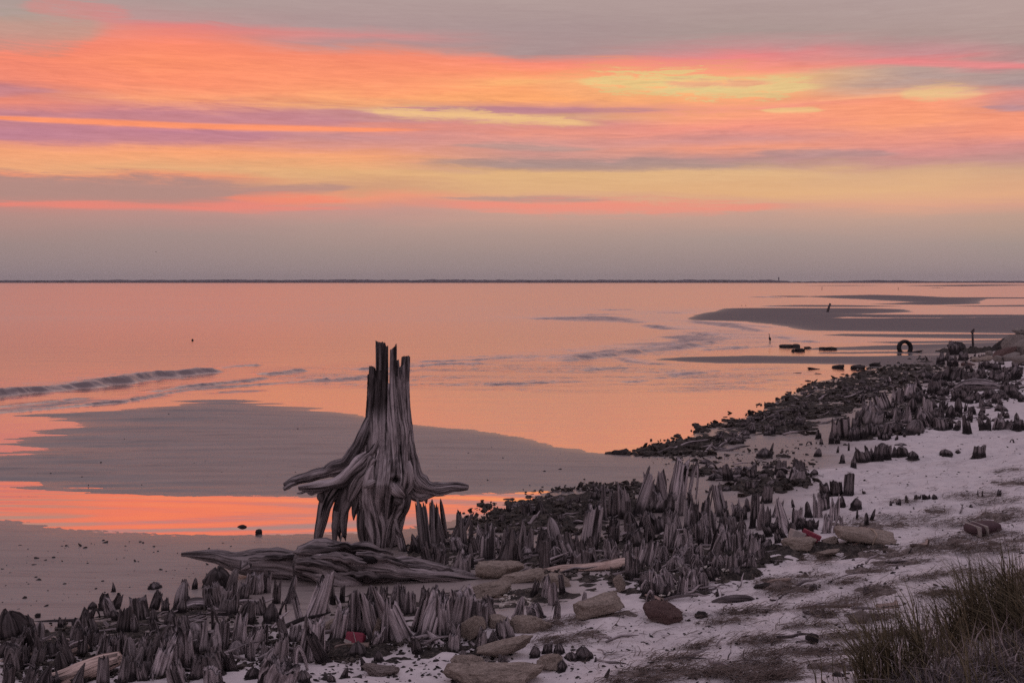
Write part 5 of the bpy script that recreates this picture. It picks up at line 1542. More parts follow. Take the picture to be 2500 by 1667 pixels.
def box_mesh(name, sx, sy, sz, material, bev=.12, seed=1, noise=.0):
    bm = bmesh.new()
    bmesh.ops.create_cube(bm, size=1.0)
    bmesh.ops.scale(bm, vec=(sx, sy, sz), verts=bm.verts)
    bmesh.ops.bevel(bm, geom=bm.edges[:], offset=bev * min(sx, sy, sz), segments=2, profile=.6, affect='EDGES')
    me = bpy.data.meshes.new(name)
    bm.to_mesh(me)
    bm.free()
    me.materials.append(material)
    return me


def build_boxes():
    P = on_ground(866, 1574)[0]
    m = P[1] / F
    W, Hh = 44 * m, 25 * m
    root = empty('plastic_box', (P[0], P[1], P[2]), 'crushed dark red plastic box wedged at the foot of grey stubs', 'box', rot=(radians(-28), radians(4), radians(-6)))
    o = link('box_body', box_mesh('box_body', W, .16, Hh * 1.25, M_RED, .16), (0, 0, Hh * .5), parent=root)
    o = link('fold_line', box_mesh('fold_line', .006, .006, Hh * 1.2, M_WHITE, .2), (.01, -.083, Hh * .5), (0, -.42, 0), parent=root)
    link('torn_label', box_mesh('torn_label', .07, .006, .03, M_WHITE, .2), (-W * .32, -.083, Hh * .1), (0, .3, 0), parent=root)
    P = on_ground(1964, 1322)[0]
    m = P[1] / F
    root = empty('plastic_crate', (P[0], P[1], P[2]), 'broken red and grimy white crate lying against pale stubs', 'crate', rot=(radians(-10), radians(10), radians(-18)))
    link('crate_side', box_mesh('crate_side', 32 * m, .22, 26 * m, M_WHITE, .12), (-20 * m, -.05, 10 * m), (0, .12, .3), parent=root)
    link('crate_lid', box_mesh('crate_lid', 46 * m, .20, 12 * m, M_RED, .2), (14 * m, 0, 21 * m), (0, .22, 0), parent=root)
    link('crate_side', box_mesh('crate_side', 36 * m, .2, 17 * m, plain('dirty_plastic', (.11, .075, .08), .7), .12), (13 * m, 0.02, 8 * m), (0, .18, 0), parent=root)
    link('rim', box_mesh('rim', 38 * m, .24, 2.2 * m, M_RED, .2), (12 * m, -.01, 13 * m), (0, .25, 0), parent=root)
    # striped float half buried on the right
    P = on_ground(2398, 1294)[0]
    m = P[1] / F
    root = empty('striped_float', (P[0], P[1], P[2]), 'faded dark red float with white bands, half sunk in weed near the right edge', 'float', rot=(0, radians(-6), radians(10)))
    link('float_body', rock_mesh('float_body', 91, .5, .03, plain('faded_red', (.085, .050, .056), .9), 3, 0), (2 * m, 0, 6 * m), scale=(84 * m, .34, 26 * m), parent=root)
    for dx, lean in ((-27, .05), (-8, -.05)):
        link('band', box_mesh('band', 4 * m, .34, 24 * m, M_WHITE, .3), (dx * m, -.04, 7 * m), (0, lean, 0), parent=root)
    # roped slab
    P = on_ground(2118, 1330)[0]
    m = P[1] / F
    root = empty('roped_slab', (P[0], P[1], P[2]), 'thick tan stone slab with a rope tied round it, on dark weed', 'stone slab', rot=(0, radians(5.5), radians(-4)))
    link('slab', rock_mesh('slab', 93, .85, .05, M_TAN, 4, 1), (0, .12, 18 * m), scale=(142 * m, .42, 27 * m), parent=root)
    pts = [(6 * m, -.105, 2 * m), (7 * m, -.115, 10 * m), (10 * m, -.118, 20 * m), (15 * m, -.112, 31 * m), (15.5 * m, .05, 34 * m), (15 * m, .22, 33 * m)]
    me = wood_mesh('rope', [sweep(pts, [1.4 * m] * 6, 8, seed=94, amp=.1)], M_ROPE)
    link('rope', me, parent=root)
    me = wood_mesh('rope_end', [sweep([(6 * m, -.105, 2 * m), (9 * m, -.14, -4 * m), (14 * m, -.2, -8 * m), (22 * m, -.26, -9 * m)], [1.3 * m] * 4, 8, seed=95, amp=.1)], M_ROPE)
    link('rope_end', me, parent=root)


def post(name, u0, v0, u1, v1, wpx, label, cat, top=None, base=None, material=None):
    P = np.array([*gp(u1, v1, 0), 0.0]) if base == 'water' else on_ground(u1, v1)[0]
    m = P[1] / F
    hgt = (v1 - v0) * m
    pts = [(0, 0, -.25), (0, 0, 0), ((u0 - u1) * m * .5, .0, hgt * .5), ((u0 - u1) * m, 0, hgt)]
    r_ = wpx * m * .5
    parts = [sweep(pts, [r_ * 1.05, r_, r_ * .95, r_ * .85], 12, seed=int(u0), amp=.10, freq=4)]
    me = wood_mesh(name, parts, M_WOOD, -.3, 3.0)
    o = link(name, me, tuple(P), label=label, cat=cat, color=(.18, -.3, 0, 1))
    if top:
        t = link('post_top', wood_mesh('post_top', [sweep([(-r_ * 2.2, 0, hgt - r_ * 2), (0, 0, hgt - r_ * 1.4), (r_ * .9, 0, hgt + r_ * 1.4)], [r_ * .9, r_ * 1.2, r_ * .6], 10, seed=3, amp=.2)], M_WOOD, -.3, 3.0), parent=o, color=(.18, -.3, 0, 1))
    return o


def build_heron():
    P = on_ground(1879, 834.5)[0]
    x, yv = P[0], P[1]
    m = yv / F
    k_ = 27 * m / 1.0          # standing height
    body = [(.15, 0, .36), (.10, 0, .40), (.03, 0, .47), (-.02, 0, .56), (-.05, 0, .64), (-.055, 0, .70)]
    parts = [sweep([(.10, .02, .33), (.075, .01, .40), (.045, 0, .48), (.0, 0, .58), (-.03, 0, .65)], [.015, .08, .105, .10, .04], 16, seed=201, amp=.03, freq=4),
             sweep([(-.02, 0, .62), (-.055, 0, .70), (-.035, 0, .79), (-.03, 0, .88), (-.045, 0, .95), (-.075, 0, .965)], [.045, .032, .024, .022, .03, .02], 10, seed=202, amp=.02, freq=4),
             sweep([(-.07, 0, .963), (-.12, 0, .957), (-.19, 0, .945)], [.018, .012, .003], 8, seed=203, amp=.0, freq=4),
             sweep([(.075, .01, .40), (.12, .03, .31), (.13, .03, .27)], [.035, .03, .008], 8, seed=204, amp=.03, freq=4)]
    for sx in (-.035, .055):
        parts.append(sweep([(.03 + sx * .5, 0, .42), (.02 + sx, .02, .22), (.03 + sx, 0, .0), (.03 + sx, 0, -.06)], [.022, .011, .011, .010], 8, seed=205, amp=.0, freq=3))
        parts.append(sweep([(.03 + sx, 0, .005), (-.02 + sx, -.02, .0)], [.010, .005], 6, seed=206, amp=.0, freq=3))
    V, Q, G = merge(parts)
    me = new_mesh('wading_bird', V * k_, fix_quads(Q), [M_FEATHER], True)
    link('wading_bird', me, (x, yv, P[2]), (0, 0, .5), label='dark long-necked wading bird standing in the shallows', cat='bird')


def small_bird(name, u, v, span, label, dist=None, water=True):
    if water:
        X, Y = gp(u, v, 0)
        Z = 0.02
    else:
        Y = dist
        X, Z = (u - U0) * Y / F, CH - (v - V0) * Y / F
    m = Y / F
    k_ = span * m
    parts = [sweep([(-.28, 0, .0), (-.1, 0, .05), (.1, 0, .05), (.3, 0, .1)], [.02, .10, .11, .03], 10, seed=211, amp=.02, freq=3)]
    if water:
        parts.append(sweep([(.2, 0, .1), (.26, 0, .28), (.33, 0, .33), (.44, 0, .31)], [.05, .04, .05, .01], 8, seed=212, amp=.0, freq=3))
    else:
        for sg in (-1, 1):
            parts.append(sweep([(0, 0, .06), (.02, sg * .3, .2), (-.08, sg * .62, .12)], [(.10, .02), (.08, .015), (.02, .005)], 8, seed=213, amp=.0, freq=3))
    V, Q, G = merge(parts)
    link(name, new_mesh(name, V * k_, fix_quads(Q), [M_FEATHER], True), (X, Y, Z), (0, 0, .8 if not water else (3.1 if int(u) % 2 else .2)), label=label, cat='bird')


build_tyre()
build_boxes()
post('tall_post', 2374, 806, 2376, 851, 5.0, 'slim dark upright post with a knobbed top left of the boulder pile', 'post', top=True)
post('leaning_post', 2027, 741, 2020, 761.5, 5.5, 'dark post leaning to the right out on the sand flat', 'post')
post('channel_marker', 2007, 700, 2006.5, 708.5, 1.1, 'thin marker pole far out in the water, left one of the pair', 'marker pole', base='water')
post('channel_marker', 2193, 701.5, 2193, 707.5, 1.0, 'thin marker pole far out in the water, right one of the pair', 'marker pole', base='water')
build_heron()
small_bird('swimming_bird', 1811, 746.5, 5, 'tiny bird on the water by the far sand bar, left of two')
small_bird('swimming_bird', 1821, 746.5, 5, 'tiny bird on the water by the far sand bar, right of two')
small_bird('standing_bird', 2289, 702.6, 4, 'tiny bird standing on the farthest thin sand bar')
small_bird('flying_bird', 381, 615, 5, 'tiny bird flying in the grey sky above the left horizon', 150.0, False)


def build_float():
    X, Y = gp(470, 832, 0)
    me = rock_mesh('net_float', 221, 0, .02, M_TYRE, 3, 0)
    link('net_float', me, (X, Y, .02), scale=(.13, .13, .2), label='small dark float alone on the calm water at left', cat='float')


build_float()

# ------------------------------------------------------------------ weed beds, wrack, litter (nobody could count these)
NPR = np.random.default_rng(5)


def mat_sheet(name, areas, material, label, cat):
    """low tangled sheets lying on the sand; areas: (outline in photo pixels, height, cover 0-1, cell size m, seed)"""
    Vs, Qs, off = [], [], 0
    for poly, hmax, cover, cell, seed in areas:
        W = on_ground([q[0] for q in poly], [q[1] for q in poly])[:, :2]
        lo, hi = W.min(0) - .2, W.max(0) + .2
        xs = np.arange(lo[0], hi[0], cell); ys = np.arange(lo[1], hi[1], cell)
        X, Y = np.meshgrid(xs, ys)
        X = X + NPR.uniform(-.35, .35, X.shape) * cell; Y = Y + NPR.uniform(-.35, .35, Y.shape) * cell
        sd = sdf(W, X, Y)
        size = min(hi - lo) * .5
        edge = np.clip(sd / (min(1.1, size * .6) + 1e-6), -1, 1)
        nz = fbm(X * 1.4, Y * 1.9, seed=seed, oct=4)
        fine = fbm(X * 7, Y * 9, seed=seed + 3, oct=3)
        h = np.minimum(edge * .9, .45) + (cover - .5) * 1.3 - .25 + .50 * nz + .30 * fine
        hh = hmax * np.clip(h, -.3, 1.0) * (.65 + .5 * fine) + hmax * .18 * fine * (h > 0)
        hh = np.where(sd < -.1, -.05, hh)
        Z = gz(X.ravel(), Y.ravel()).reshape(X.shape) + hh - .006
        Q = grid_faces(*X.shape)
        keep = (hh.ravel()[Q] > .004).any(1)
        Q = Q[keep]
        if not len(Q):
            continue
        used = np.zeros(X.size, bool); used[Q.ravel()] = True
        idx = np.cumsum(used) - 1
        V = np.stack([X.ravel(), Y.ravel(), Z.ravel()], -1)[used]
        Vs.append(V); Qs.append(idx[Q] + off); off += len(V)
    me = new_mesh(name, np.vstack(Vs), np.vstack(Qs), [material], False)
    return link(name, me, label=label, cat=cat, kind='stuff')


def scatter(poly, n):
    us = [q[0] for q in poly]; vs = [q[1] for q in poly]
    out = []
    while len(out) < n:
        u, v = NPR.uniform(min(us), max(us)), NPR.uniform(min(vs), max(vs))
        if in_poly(u, v, poly):
            out.append((u, v))
    return out


def flakes(name, spots, material, label, cat, kind='stuff', flat=.5):
    """spots: arrays of world x, y, z, size"""
    V0, T0 = ICO[1]
    n = len(spots)
    S = spots[:, 3]
    A = NPR.uniform(.5, 1.4, (n, 1, 3)) * np.array([1, 1, flat])
    J = V0[None] * (1 + NPR.uniform(-.35, .35, (n, len(V0), 1)))
    ang = NPR.uniform(0, 6.28, n)
    c, s_ = np.cos(ang)[:, None], np.sin(ang)[:, None]
    P = J * A * S[:, None, None]
    tl = NPR.normal(0, .4, (n, 1))
    P[..., 2] += P[..., 0] * tl
    P = np.stack([P[..., 0] * c - P[..., 1] * s_, P[..., 0] * s_ + P[..., 1] * c, P[..., 2]], -1)
    P += spots[:, None, :3]
    T = (T0[None] + (np.arange(n) * len(V0))[:, None, None]).reshape(-1, 3)
    me = new_mesh(name, P.reshape(-1, 3), T, [material], False)
    return link(name, me, label=label, cat=cat, kind=kind)


def straws(name, P, L, Wd, ang, rise, bend, material, label, cat):
    """n thin ribbons, four cross rows each; lie (rise 0) or stand (rise 1)"""
    n = len(P)
    rows = 4
    t = np.linspace(0, 1, rows)
    V = np.zeros((n, rows, 2, 3))
    dx, dy = np.cos(ang), np.sin(ang)
    for k, tt in enumerate(t):
        out = L * (tt * (1 - rise) + rise * bend * tt ** 2.2)
        up = L * rise * tt * (1 - .35 * bend * tt) + (1 - rise) * .02 * np.sin(pi * tt) * (.3 + NPR.random(n))
        w = Wd * (1 - tt) ** .6 if k == rows - 1 else Wd * (1 - .25 * tt)
        side = (1 - rise) * bend * np.sin(pi * tt) * L * .35
        cx = P[:, 0] + dx * out - dy * side; cy = P[:, 1] + dy * out + dx * side
        z = P[:, 2] + up
        # ribbon's width lies across the line of sight for standing blades, flat for lying ones
        wx, wy = np.where(rise > .5, np.cos(ang * 3.7), -dy), np.where(rise > .5, np.sin(ang * 3.7), dx)
        V[:, k, 0] = np.stack([cx - wx * w / 2, cy - wy * w / 2, z], -1)
        V[:, k, 1] = np.stack([cx + wx * w / 2, cy + wy * w / 2, z + .3 * w * (1 - rise)], -1)
    b0 = (np.arange(n) * rows * 2)[:, None]
    k = np.arange(rows - 1)[None] * 2
    Q = np.stack([b0 + k, b0 + k + 1, b0 + k + 3, b0 + k + 2], -1).reshape(-1, 4)
    me = new_mesh(name, V.reshape(-1, 3), Q, [material], False)
    return link(name, me, label=label, cat=cat, kind='stuff')


WEED_SHORE = [(1550,1110),(1624,1086),(1690,1070),(1716,1044),(1806,1026),(1870,1002),(1895,979),(1951,958),(1989,935),(2058,923),(2112,903),(2200,888),(2285,875),(2305,900),(2235,935),(2110,980),(2060,1020),(2000,1052),(1905,1068),(1830,1064),(1750,1104),(1680,1112)]
WEED_POOL = [(1190,1240),(1250,1212),(1340,1204),(1460,1188),(1560,1180),(1600,1250),(1500,1290),(1380,1300),(1270,1302),(1150,1290),(1230,1255)]
WEED_MID = [(1715,1128),(1790,1120),(1880,1142),(1975,1150),(1970,1182),(1850,1205),(1760,1200),(1700,1160)]
mat_sheet('seaweed', [
    (WEED_SHORE, .07, .44, .09, 1), (WEED_POOL, .07, .44, .05, 2),
    ([(950,1330),(1100,1290),(1200,1310),(1190,1345),(1000,1365)], .06, .50, .05, 4),
    ([(1020,1345),(1200,1330),(1420,1330),(1640,1300),(1760,1310),(1880,1340),(1860,1375),(1700,1400),(1540,1380),(1420,1372),(1200,1385),(1040,1395)], .06, .52, .05, 5),
    ([(1540,1400),(1760,1385),(1890,1372),(1800,1420),(1720,1450),(1620,1475),(1540,1465)], .09, .75, .05, 6),
    ([(0,1560),(180,1520),(440,1470),(620,1480),(720,1540),(760,1580),(640,1620),(300,1630),(0,1640)], .05, .44, .05, 7),
    ([(780,1570),(1000,1560),(1180,1570),(1230,1590),(1100,1600),(820,1606)], .06, .62, .045, 8),
    ([(820,1460),(1000,1450),(1200,1450),(1210,1500),(1000,1540),(840,1530)], .06, .6, .05, 9),
    ([(2040,1070),(2110,1020),(2220,970),(2310,955),(2310,1030),(2200,1060),(2060,1085)], .08, .5, .09, 10),
    ([(2250,930),(2330,890),(2500,900),(2500,950),(2400,960),(2280,950)], .07, .42, .09, 11),
    ([(1860,1330),(1990,1335),(2050,1322),(2180,1330),(2150,1345),(1990,1365),(1880,1375)], .08, .7, .05, 12),
    ([(1200,1440),(1330,1440),(1400,1455),(1330,1490),(1220,1490)], .05, .6, .05, 13),
    ([(1340,1410),(1540,1400),(1560,1440),(1400,1450)], .05, .6, .05, 14),
    ([(2290,858),(2330,854),(2430,850),(2430,858),(2330,866)], .16, .7, .12, 15),
], M_WEED, 'dark tangled seaweed and debris along the shore', 'seaweed')

# loose lumps on and round the weed
sp = []
for poly, n_, s0, s1 in ((WEED_SHORE, 6500, .02, .12), (WEED_POOL, 3000, .012, .09), (WEED_MID, 2000, .015, .12), ([(1600,1130),(1750,1095),(1900,1070),(2000,1060),(1980,1160),(1760,1210),(1640,1180)], 500, .01, .06),
                         ([(1490,1108),(1600,1082),(1700,1050),(1800,1012),(1890,965),(1900,985),(1820,1030),(1720,1052),(1640,1090),(1560,1112)], 120, .02, .10),
                         ([(1120,1268),(1200,1222),(1300,1200),(1450,1178),(1500,1190),(1300,1230),(1180,1280)], 260, .015, .06),
                         ([(960,1330),(1760,1290),(1900,1340),(1700,1440),(1200,1400)], 1400, .012, .05),
                         ([(0,1540),(620,1460),(760,1580),(640,1660),(0,1667)], 1300, .012, .045),
                         ([(760,1560),(1200,1560),(1240,1600),(760,1620)], 700, .010, .035),
                         ([(2050,1080),(2200,960),(2320,900),(2500,900),(2500,960),(2320,1040)], 1200, .02, .07),
                         ([(1540,1390),(1880,1370),(1720,1450),(1600,1475)], 900, .012, .05)):
    q = scatter(poly, n_)
    q = [(a + NPR.normal(0, 16), b_ + NPR.normal(0, 5)) for a, b_ in q]
    G_ = on_ground([a for a, _ in q], [b_ for _, b_ in q])
    lumpy = fbm(G_[:, 0] * .9, G_[:, 1] * .9, seed=91, oct=3)
    G_ = G_[lumpy > (.12 if poly is WEED_MID else -.22)]
    n_ = len(G_)
    big = NPR.random(n_) ** 2.2
    sp.append(np.c_[G_[:, 0], G_[:, 1], np.maximum(G_[:, 2], -.01) + .03 * NPR.random(n_), s0 + (s1 - s0) * big])
flakes('weed_clumps', np.vstack(sp), M_WEED, 'dark lumps of weed and broken wood along the water line', 'seaweed')

# wrack lines: brown straw on the white sand: (u, v, half width, half height)
WRACK = [(1830,1494,75,9),(1926,1445,60,12),(2018,1482,75,9),(2134,1509,42,9),(2013,1501,28,6),(1846,1567,65,9),(1930,1596,110,11),(1826,1637,125,17),(1860,1662,80,8),(2230,1415,50,5),(2065,1422,45,6),(2138,1440,38,9),(1998,1367,43,11),(2260,1345,150,13),(2430,1345,70,9),(2150,1278,110,16),(2375,1212,70,8),(2440,1226,60,7),(2440,1262,70,17),(2325,1279,55,10),(2385,1320,125,18),(2285,1250,25,9),(1340,1528,70,13),(1350,1566,50,8),(1432,1551,28,6),(1640,1611,65,6),(1600,1639,90,8),(1560,1664,110,6),(1480,1503,70,4),(1890,1422,50,10),(2200,1375,60,5),(2330,1400,70,6),(2100,1462,50,5),(1760,1520,60,4),(1960,1530,60,4),(2060,1555,70,6),(2110,1590,60,6),(2470,1180,40,7),(2460,1150,30,4),(2200,1225,30,5),(1700,1580,40,4),(2040,1630,60,7),(1980,1410,40,4),(2130,1395,40,4),(2480,1420,40,8),(2300,1450,60,6),(1910,1655,40,5),(2210,1550,60,6)]
ar, st = [], []
for i, (u, v, a, b_) in enumerate(WRACK):
    poly = [(u + a * cos(t) * (1 + .25 * sin(3 * t + i)), v + b_ * sin(t) * (1 + .3 * cos(2 * t + i)) - .06 * a * cos(t)) for t in np.linspace(0, 2 * pi, 14)[:-1]]
    ar.append((poly, .060, .46, .028 if v > 1300 else .04, 50 + i))
    n_ = int(a * b_ * .30) + 60
    for _ in range(n_):
        r_ = sqrt(NPR.random()) * 1.15; t = NPR.uniform(0, 2 * pi)
        st.append((u + a * r_ * cos(t), v + b_ * r_ * sin(t) - .06 * a * r_ * cos(t)))
mat_sheet('straw_wrack', ar, M_STRAW, 'brown mats of washed-up straw lying on the white sand', 'wrack')
for (a, b_), m_ in ((scatter([(1500,1500),(2050,1330),(2500,1180),(2500,1400),(2050,1650),(1500,1667)], 900), 0), )[:0]:
    pass
st += scatter([(1480,1530),(2000,1380),(2250,1230),(2500,1130),(2500,1420),(2060,1650),(1450,1667),(1350,1600)], 1600)
st += scatter([(1960,1180),(2500,1060),(2500,1200),(2100,1290),(1960,1260)], 350)
G_ = on_ground([a for a, _ in st], [b_ for _, b_ in st])
n_ = len(st)
G_[:, 2] += .004 + .035 * NPR.random(n_) ** 2
M_STRAW2 = plain('dry_straw', (.150, .115, .100), .9, .1, 60, .4)
straws('straw', G_, NPR.uniform(.05, .26, n_), NPR.uniform(.003, .008, n_), NPR.normal(.15, .55, n_) + pi * (NPR.random(n_) < .5), np.full(n_, .04) + .22 * (NPR.random(n_) < .06), NPR.normal(0, .6, n_), M_STRAW2, 'thin dry straw strewn over the white sand', 'straw')

# broken sticks among the stubs
sc_parts = []
for poly, n_, l0, l1 in (([(0,1560),(620,1470),(760,1580),(640,1660),(0,1667)], 70, .15, .5), ([(820,1480),(1200,1450),(1230,1590),(820,1600)], 45, .12, .4),
                         ([(960,1340),(1760,1300),(1900,1340),(1700,1430),(1200,1400)], 110, .12, .5), ([(1540,1390),(1880,1370),(1720,1450),(1600,1475)], 60, .1, .4),
                         ([(2050,1075),(2200,970),(2320,920),(2500,900),(2500,960),(2300,1050)], 60, .2, .7), (WEED_POOL, 30, .15, .5), (WEED_SHORE, 60, .2, .8), (WEED_MID, 25, .15, .5), ([(1250,1600),(1700,1480),(2050,1330),(2450,1200),(2450,1400),(2050,1600),(1400,1667)], 60, .08, .35)):
    for u, v in scatter(poly, n_):
        x_, y_, z_ = on_ground(u, v)[0]
        L_ = NPR.uniform(l0, l1); a_ = NPR.normal(0, .9); up_ = abs(NPR.normal(0, .16)); r_ = L_ * NPR.uniform(.018, .05)
        d_ = np.array([cos(a_), sin(a_), up_]) * L_
        p_ = np.array([x_, y_, z_ + .02])
        V, Q, G = sweep([p_, p_ + d_ * .35 + NPR.normal(0, .05, 3) * L_, p_ + d_ * .7 + NPR.normal(0, .05, 3) * L_, p_ + d_], [r_, r_ * 1.1, r_ * .8, r_ * .3], 6, seed=int(NPR.integers(1000)), amp=.1, freq=3)
        sc_parts.append((V, Q, G))
V, Q, G = merge(sc_parts)
link('driftwood_sticks', new_mesh('driftwood_sticks', V, fix_quads(Q), [M_WOOD], True, {'gr': G, 'hrel': np.full(len(V), .8)}), label='broken sticks and splinters strewn among the stubs', cat='sticks', kind='stuff', color=(.7, -.3, 0, 1))

# litter flecks
q = scatter([(1250,1667),(1380,1540),(1700,1440),(2000,1200),(1800,1110),(2050,1090),(2500,1040),(2500,1440),(2060,1667)], 2600)
q2 = scatter([(0,1180),(300,1000),(800,1010),(1500,1120),(1300,1195),(500,1205)], 70) + scatter([(0,1320),(700,1315),(640,1380),(450,1430),(0,1500)], 110) + scatter([(700,1667),(850,1610),(1250,1590),(1250,1667)], 260) + scatter([(1560,1120),(2000,1070),(1900,1140),(1700,1150)], 160)
G_ = on_ground([a for a, _ in q + q2], [b_ for _, b_ in q + q2])
sz = np.r_[.004 + .022 * NPR.random(len(q)) ** 4, .008 + .028 * NPR.random(len(q2)) ** 3]
flakes('beach_litter', np.c_[G_, sz], M_DARKROCK, 'small dark bits of bark and shell on the sand', 'litter')
q = scatter([(1560,1390),(1860,1370),(1740,1430),(1600,1470)], 160) + scatter([(1220,1450),(1300,1450),(1300,1490),(1220,1490)], 40) + scatter([(2085,898),(2130,896),(2125,906),(2090,906)], 12)
G_ = on_ground([a for a, _ in q], [b_ for _, b_ in q])
G_[:, 2] += .05
flakes('shell_bits', np.c_[G_, .012 + .03 * NPR.random(len(q)) ** 3], plain('shell', (.50, .46, .42), .6), 'pale shells and chips caught in the dark debris', 'shells')

# ------------------------------------------------------------------ grass on the bank
def grass_mat(name, a, b_):
    m, T = mat(name)
    oi = T.n('ShaderNodeNewGeometry').outputs['Random Per Island']
    c = T.ramp(oi, [(0, a), (.6, b_), (1, [q * 1.6 for q in b_])])
    finish(T, pbsdf(T, c, .8, None, .15))
    return m


M_GRASS = grass_mat('grass_blades', (.055, .046, .029), (.125, .104, .066))
M_TWIG = grass_mat('twigs', (.10, .08, .075), (.20, .165, .16))
GRASS_A = [(2120,1690),(2210,1650),(2290,1600),(2360,1560),(2420,1530),(2500,1510),(2600,1500),(2640,1560),(2640,1740),(2100,1740)]
TUFTS = [(2170,1655,40,18,200),(2250,1625,46,20,200),(2330,1590,50,20,250),(2395,1550,60,18,420),(2470,1530,60,18,440),(2120,1672,30,12,110),(2545,1560,60,30,300)]
q = scatter(GRASS_A, 700) + scatter([(1960,1690),(2120,1620),(2260,1500),(2400,1440),(2500,1420),(2500,1500),(2200,1640),(2100,1690)], 200)
for u, v, a, b_, c_ in TUFTS:
    q += [(u + NPR.normal(0, a * .5), v + NPR.normal(0, b_ * .5)) for _ in range(c_)]
G_ = on_ground([a for a, _ in q], [b_ for _, b_ in q])
n_ = len(q)
tuft = np.arange(n_) >= 900
uq = np.array([a for a, _ in q])
L_ = np.where(tuft, NPR.uniform(.10, .40, n_), NPR.uniform(.06, .22, n_)) * (.85 + .25 * (uq > 2340))
straws('grass', G_, L_, NPR.uniform(.0015, .0055, n_), NPR.normal(2.9, .95, n_), np.full(n_, .96), np.abs(NPR.normal(.50, .40, n_)), M_GRASS, 'dark dry dune grass on the near bank at the lower right', 'grass')
q = scatter([(2050,1700),(2200,1650),(2330,1610),(2520,1570),(2600,1700)], 260)
G_ = on_ground([a for a, _ in q], [b_ for _, b_ in q])
n_ = len(q)
straws('dead_stems', G_, NPR.uniform(.08, .30, n_), NPR.uniform(.003, .006, n_), NPR.uniform(0, 2 * pi, n_), NPR.uniform(.4, .95, n_), NPR.normal(.2, .6, n_), M_TWIG, 'pale dead stems among the dune grass', 'grass stems')
q = scatter([(2160,1700),(2290,1660),(2400,1610),(2500,1560),(2640,1530),(2640,1740),(2120,1740)], 4200)
G_ = on_ground([a for a, _ in q], [b_ for _, b_ in q])
n_ = len(q)
M_MAT = grass_mat('matted_grass', (.060, .050, .052), (.145, .122, .126))
straws('matted_grass', G_ + np.array([0, 0, .01]), NPR.uniform(.04, .15, n_), NPR.uniform(.003, .006, n_), NPR.uniform(0, 2 * pi, n_), NPR.uniform(.05, .6, n_), NPR.normal(0, .6, n_), M_MAT, 'matted dead grass covering the near bank', 'matted grass')

# ------------------------------------------------------------------ the far shore
M_FAR = plain('far_foliage', (.12, .105, .118), .95, .0, .02, .3)


def build_far_shore():
    Yf = 6000.0
    m = Yf / F
    us = np.arange(-1500, 4001, 3.0)
    X = (us - U0) * m
    base = np.interp(us, [-1500, 0, 200, 620, 760, 1250, 1800, 1890, 1960, 2060, 2200, 2300, 2500, 4000], [4.5, 5.0, 5.2, 6.4, 5.6, 6.0, 5.6, 4.8, 2.6, 3.0, 4.2, 3.2, 2.2, 2.5])
    top = base + .9 * fbm(us * .016, 0 * us, seed=61, oct=3) + .75 * fbm(us * .13, 0 * us, seed=62, oct=3)
    top = np.maximum(top, .6) * m + 3.2
    rows = []
    for dy, hh in ((0, 0), (0, .55), (14, .82), (60, 1.0), (140, .9), (260, .0)):
        rows.append(np.stack([X, Yf + dy + 18 * vn(us * .1, 0 * us + dy, seed=63), -1 + (top + 1) * hh * (1 + (.18 * vn(us * .21, 0 * us + dy, seed=64) if 0 < hh < 1 else 0))], -1))
    V = np.concatenate(rows)
    me = new_mesh('far_woods', V, grid_faces(len(rows), len(us)), [M_FAR], False)
    link('far_woods', me, label='long low wooded shore along the horizon', cat='far woods', kind='stuff')
    # mast with a bulb
    u, v0, v1 = 1898, 676.5, 687
    h0 = CH - (v0 - V0) * m
    hb = (687 - 676.5) * m
    z1 = h0
    zt = z1 - hb * .30
    x = (u - U0) * m
    parts = [sweep([(0, 0, 0), (0, 0, zt * .5), (0, 0, z1)], [1.6, 1.4, .6], 8, seed=71, amp=.0)]
    for sx, sy in ((-4, -4), (4, -4), (4, 4), (-4, 4)):
        parts.append(sweep([(sx, sy, 0), (sx * .7, sy * .7, zt * .5), (sx * .4, sy * .4, zt)], [.5, .5, .5], 6, seed=72, amp=.0))
    V, Q, G = merge(parts)
    root = empty('water_tower', (x, Yf - 30, 0), 'tiny tower rising above the far shore on the horizon', 'water tower')
    link('tower_legs', new_mesh('tower_legs', V, fix_quads(Q), [M_FAR]), parent=root)
    V, Q, G = sweep([(0, 0, zt), (0, 0, zt + 3), (0, 0, zt + 6)], [2.0, 4.2, 1.5], 12, seed=73, amp=.0)
    link('tank', new_mesh('tank', V, fix_quads(Q), [M_FAR]), parent=root)


build_far_shore()

# ------------------------------------------------------------------ the evening haze over the bay
def build_haze():
    x0, x1, y0, y1, z0, z1 = -9000, 9000, -300, 6700, -3.0, 45.0
    V = [(x, y, z) for x in (x0, x1) for y in (y0, y1) for z in (z0, z1)]
    Q = [[0, 1, 3, 2], [4, 6, 7, 5], [0, 4, 5, 1], [2, 3, 7, 6], [0, 2, 6, 4], [1, 5, 7, 3]]
    m = bpy.data.materials.new('haze')
    m.use_nodes = True
    T = NT(m.node_tree)
    v = T.n('ShaderNodeVolumePrincipled')
    v.inputs['Color'].default_value = (.86, .80, .86, 1)
    v.inputs['Density'].default_value = 6.0e-5
    v.inputs['Anisotropy'].default_value = 0.0
    o = T.n('ShaderNodeOutputMaterial')
    T.t.links.new(v.outputs[0], o.inputs['Volume'])
    link('haze', new_mesh('haze', V, Q, [m], False), kind='stuff')


build_haze()

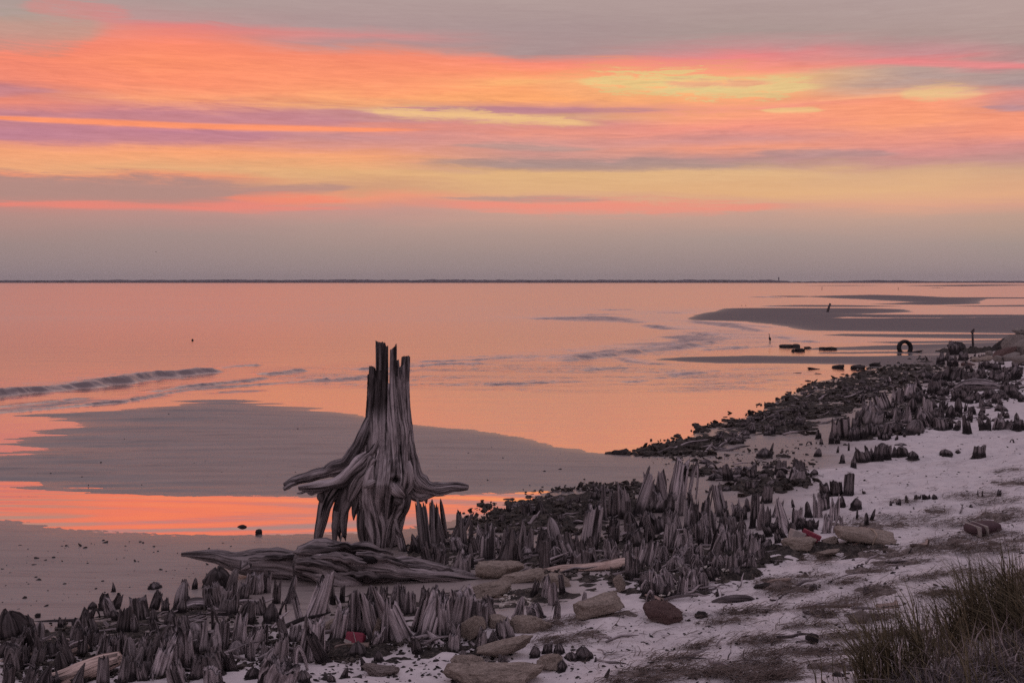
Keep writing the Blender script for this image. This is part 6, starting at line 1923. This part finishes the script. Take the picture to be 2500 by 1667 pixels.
# ------------------------------------------------------------------ a label of its own for every stub
LMK = {'big root stump': (933, 1327), 'fallen log': (720, 1405), 'tip of the fallen log': (443, 1356), 'red box': (866, 1574), 'red and white crate': (1966, 1316), 'roped slab': (2118, 1330),
       'brown boulder': (1620, 1520), 'half-buried tyre': (2209, 859), 'boulder pile': (2470, 885), 'grey log near the right edge': (2385, 955), 'broad flat slab': (1450, 1508), 'wedge-shaped slab': (1233, 1606),
       'pale curving plank': (1445, 1393), 'bottom left driftwood log': (200, 1645), 'striped float': (2398, 1296), 'bottom edge slab': (1205, 1665), 'end of the sand bar': (1640, 1150), 'pool by the big stump': (1180, 1262), 'upright slim post': (2376, 851), 'arched driftwood root': (485, 1500), 'white sand slope': (2250, 1160), 'steep propped slab': (1150, 1560), 'grassy bank': (2300, 1500), 'shore seaweed bed': (1980, 1020)}
LP = {k_: on_ground(*uv)[0] for k_, uv in LMK.items()}
names_ = {'fin': 'jagged', 'spike': 'pointed', 'block': 'blunt', 'knob': 'rounded', 'slab': 'wide toothed', 'post': 'post-like', 'horn': 'curved', 'bent': 'arched', 'splay': 'frayed'}
ordw = ['', 'second ', 'third ', 'fourth ', 'fifth ', 'sixth ', 'seventh ', 'eighth ', 'ninth ', 'tenth ', 'eleventh ', 'twelfth ', 'thirteenth ', 'fourteenth ', 'fifteenth ']
buckets = {}
for d in STUB_OBJ:
    best = min(LP, key=lambda q_: (LP[q_][0] - d['x']) ** 2 + ((LP[q_][1] - d['y']) * .8) ** 2)
    dx, dy = d['x'] - LP[best][0], d['y'] - LP[best][1]
    rel = ('right of' if dx > 0 else 'left of') if abs(dx) > abs(dy) * 1.0 else ('behind' if dy > 0 else 'in front of')
    size = 'tiny' if d['h'] < .13 else 'small' if d['h'] < .24 else 'medium' if d['h'] < .38 else 'tall'
    tone = 'black' if d['tone'] < .13 else 'dark' if d['tone'] < .34 else 'grey-brown' if d['tone'] < .55 else 'grey' if d['tone'] < .75 else 'pale'
    buckets.setdefault((size, tone, names_[d['kind']], rel, best), []).append((math.hypot(dx, dy), d))
for (size, tone, shape, rel, best), L_ in buckets.items():
    L_.sort(key=lambda q_: q_[0])
    for i, (_, d) in enumerate(L_):
        lab = f'{size} {tone} {shape} wood stub {rel} the {best}'
        if len(L_) > 1:
            lab = (f'nearest {lab}' if i == 0 else f'{ordw[min(i, 14)].strip()} nearest {lab}')
        d['o']['label'] = lab
